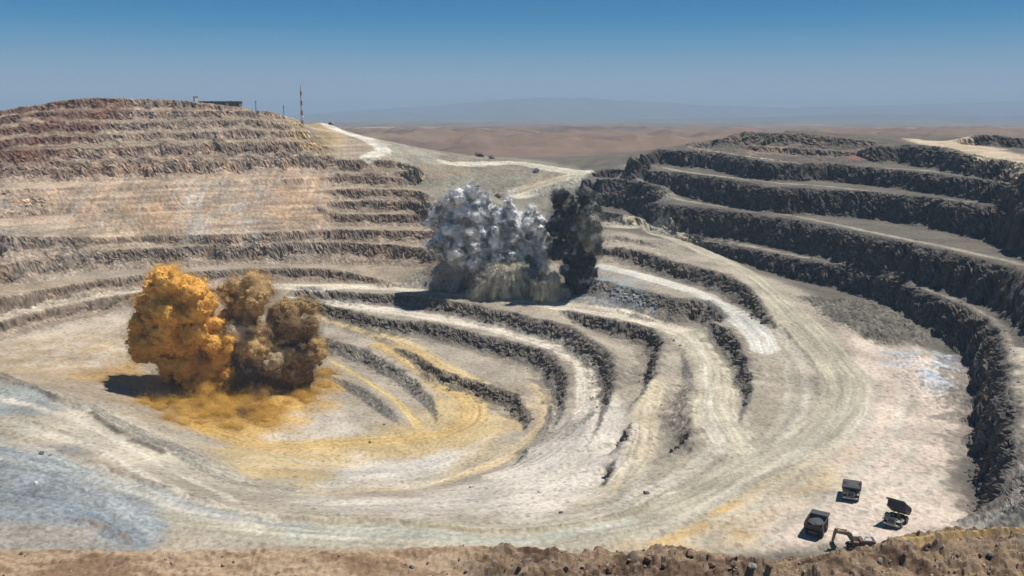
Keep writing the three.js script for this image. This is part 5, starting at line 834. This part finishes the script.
{ // service vehicle on the ramp at the rim
  const D = 1030, p = atDepth(331, 125.5, D), y0 = baseHeight(p[0], p[2]), o = group('service_truck', p[0], y0 + .05, p[2], .5);
  for (const x of [1.9, -1.6]) for (const z of [1.05, -1.05]) mesh('wheel', join([cyl(.55, .4, x, .55, z, 'z')]), MAT.tyre, o);
  mesh('chassis', box(5.6, .35, 1.6, 0, .85, 0), MAT.steel, o); const c = mesh('cab', box(1.8, 1.7, 2.1, 1.9, 1.85, 0, .2), MAT.white, o); mesh('windscreen', box(.06, .8, 1.7, 2.82, 2.1, 0, .02), MAT.glass, c); mesh('tank', cyl(1.0, 3.4, -1.1, 2.0, 0, 'x'), MAT.dark, o);
  tag(o, 'small service truck on the pale ramp below the lattice mast', 'truck');
}
// ---------------------------------------------------------------- boulders and loose stones
function rockGeometry(seed, n = 1) {
  const g = mergeVertices(new THREE.IcosahedronGeometry(1, n).deleteAttribute('uv').deleteAttribute('normal')), p = g.attributes.position, r = rng(seed), pl = [...Array(9)].map(() => { const v = new THREE.Vector3(r() - .5, r() - .5, r() - .5).normalize(); return [v, .55 + r() * .35]; }), v = new THREE.Vector3();
  for (let i = 0; i < p.count; i++) { v.fromBufferAttribute(p, i); v.multiplyScalar(1 + .25 * n3(v.x * 1.5 + seed, v.y * 1.5, v.z * 1.5)); for (const [q, d] of pl) { const k = v.dot(q) - d; if (k > 0) v.addScaledVector(q, -k); } p.setXYZ(i, v.x * 1.15, v.y * .85, v.z); }
  const o = g.toNonIndexed(); o.computeVertexNormals(); return o;
}
const rocks = [1, 2, 3, 4, 5].map((s) => rockGeometry(s * 17, 1)), boulders = [1, 2, 3, 4].map((s) => rockGeometry(s * 29, 2));
const rockMaterial = new THREE.MeshStandardMaterial({ roughness: 1, color: 0xffffff });
{ // broken rock along the toes and edges of the faces
  const r = rng(909), M = new THREE.Matrix4(), q = new THREE.Quaternion(), e = new THREE.Euler(), col = new THREE.Color(), N = 26000, per = rocks.map(() => []);
  for (let i = 0; i < N; i++) {
    const t = toePoints[Math.floor(r() * toePoints.length)], edge = r() < .3, d = edge ? -(t[4] * .45) - 1 - r() * 3 : -1.5 + Math.pow(r(), 2) * 5, x = t[0] + t[2] * d + (r() - .5) * 2, z = t[1] + t[3] * d + (r() - .5) * 2;
    if (Math.abs(x / z) > .66 || t[4] < 4.5) continue;
    const s = .14 + Math.pow(r(), 5) * .55, zn = t[5]; rasterColor(rock, x, z, cr); rasterColor(soil, x, z, cs); const k = .6 + r() * .9, m = r();
    M.compose(new THREE.Vector3(x, baseHeight(x, z) + s * .25, z), q.setFromEuler(e.set(r() * 6, r() * 6, r() * 6)), new THREE.Vector3(s, s, s));
    per[i % rocks.length].push([M.clone(), [0, 1, 2].map((c) => lerp(cr[c] * 1.4, cs[c] * .8, m) * k)]);
  }
  per.forEach((list, n) => { const im = new THREE.InstancedMesh(rocks[n], rockMaterial, list.length); list.forEach(([m, c], i) => { im.setMatrixAt(i, m); im.setColorAt(i, col.setRGB(...c)); }); im.castShadow = im.receiveShadow = true; im.name = numbered('loose_rock'); scene.add(im); tag(im, 'broken rock scattered along the foot of the bench faces', 'rubble', 'loose rock along the benches', 'stuff'); });
}
{ // stones on the near bank
  const r = rng(4242), M = new THREE.Matrix4(), q = new THREE.Quaternion(), e = new THREE.Euler(), col = new THREE.Color(), list = [];
  for (let i = 0; i < 6000; i++) {
    const x = -44 + r() * 90, z = -58 - r() * 13; if (r() > .25 + .75 * sstep(-6, 2, x)) continue;
    const s = .02 + Math.pow(r(), 8) * .16, k = .7 + r() * .8, w = r(); M.compose(new THREE.Vector3(x, nearGround(x, z) + s * .3, z), q.setFromEuler(e.set(r() * 6, r() * 6, r() * 6)), new THREE.Vector3(s, s, s)); list.push([M.clone(), [lerp(.2, .36, w) * k, lerp(.135, .29, w) * k, lerp(.09, .22, w) * k]]);
  }
  const im = new THREE.InstancedMesh(rocks[1], rockMaterial, list.length); list.forEach(([m, c], i) => { im.setMatrixAt(i, m); im.setColorAt(i, col.setRGB(...c)); }); im.castShadow = im.receiveShadow = true; im.name = 'bank_stones'; scene.add(im); tag(im, 'small stones strewn over the brown near bank', 'stones', null, 'stuff');
}
const boulderTone = { dark: paint([.10, .095, .09], 1, 0), grey: paint([.26, .25, .225], 1, 0), pale: paint([.5, .49, .47], 1, 0), brown: paint([.17, .115, .075], 1, 0) };
{
  const r = rng(31), spots = [[978, 366, 2.6, 'grey', 'large grey boulder at the foot of the dark right wall'], [912, 397, 1.0, 'pale', 'small pale boulder on the lower floor near the blue grey rubble'],
    [42, 455, 1.1, 'dark', 'larger of two dark boulders on the near left bench'], [50, 457, .75, 'dark', 'smaller of two dark boulders on the near left bench'], [36, 484, .9, 'pale', 'small white boulder on the blue grey rubble heap'], [470, 488, .6, 'dark', 'lone dark boulder on the pale near slope'],
    [565, 483, .7, 'pale', 'smaller of two white boulders on the pale near slope'], [540, 492, 1.0, 'pale', 'larger of two white boulders on the pale near slope'], [561, 513, .8, 'dark', 'dark boulder at the edge of the haul road'], [646, 494, 1.0, 'dark', 'dark boulder lump above the haul road edge'], [526, 428, 1.3, 'dark', 'larger dark boulder at the tip of a low inner face'], [533, 420, .8, 'dark', 'smaller dark boulder just above the tip of a low inner face'],
    [674, 341, 1.0, 'dark', 'larger dark boulder on the olive inner road'], [680, 346, .7, 'dark', 'smaller dark boulder on the olive inner road'], [370, 443, .9, 'brown', 'brown lump on the yellow road of the pit floor'], [384, 425, .8, 'brown', 'brown lump beside the yellow road bend'], [480, 157, 5, 'dark', 'larger dark mound on the slope behind the saddle road'], [492, 159, 3.4, 'dark', 'smaller dark mound on the slope behind the saddle road'], [536, 173, 3.5, 'dark', 'dark low heap between the two saddle roads'], [498, 197, 3, 'brown', 'brown heap beside the lower saddle road']];
  for (const [px, row, s, tone, label] of spots) { const g = groundAt(px, row), o = mesh('boulder', boulders[Math.floor(r() * 4)], boulderTone[tone]); o.position.set(g[0], g[1] + s * .3, g[2]); o.rotation.set(r() * .6, r() * 6, r() * .6); o.scale.set(s * 1.2, s * .85, s); tag(o, label, 'boulder', 'boulders lying about the pit'); }
  for (const [px, row, s] of [[648, 560, .3], [664, 566, .24], [690, 556, .32], [712, 566, .26], [735, 566, .34], [752, 568, .3], [770, 569, .26], [566, 569, .2], [520, 568, .22], [880, 562, .22], [905, 556, .2], [990, 556, .24], [412, 567, .2], [610, 571, .26]]) {
    const d = ray(px, row), hz = Math.hypot(d[0], d[2]); let p = null; for (let t = 52; t < 76 && !p; t += .05) { const k = t / hz, x = d[0] * k, z = d[2] * k; if (nearGround(x, z) >= EYE + d[1] * k) p = [x, nearGround(x, z), z]; } if (!p) continue;
    const o = mesh('boulder', boulders[Math.floor(r() * 4)], boulderTone[r() < .3 ? 'grey' : 'brown']); o.position.set(p[0], p[1] + s * .25, p[2]); o.rotation.set(r() * .6, r() * 6, r() * .6); o.scale.setScalar(s); tag(o, 'stone lying on the brown near bank', 'boulder', 'stones on the near bank');
  }
}
renderer.render(scene, camera);
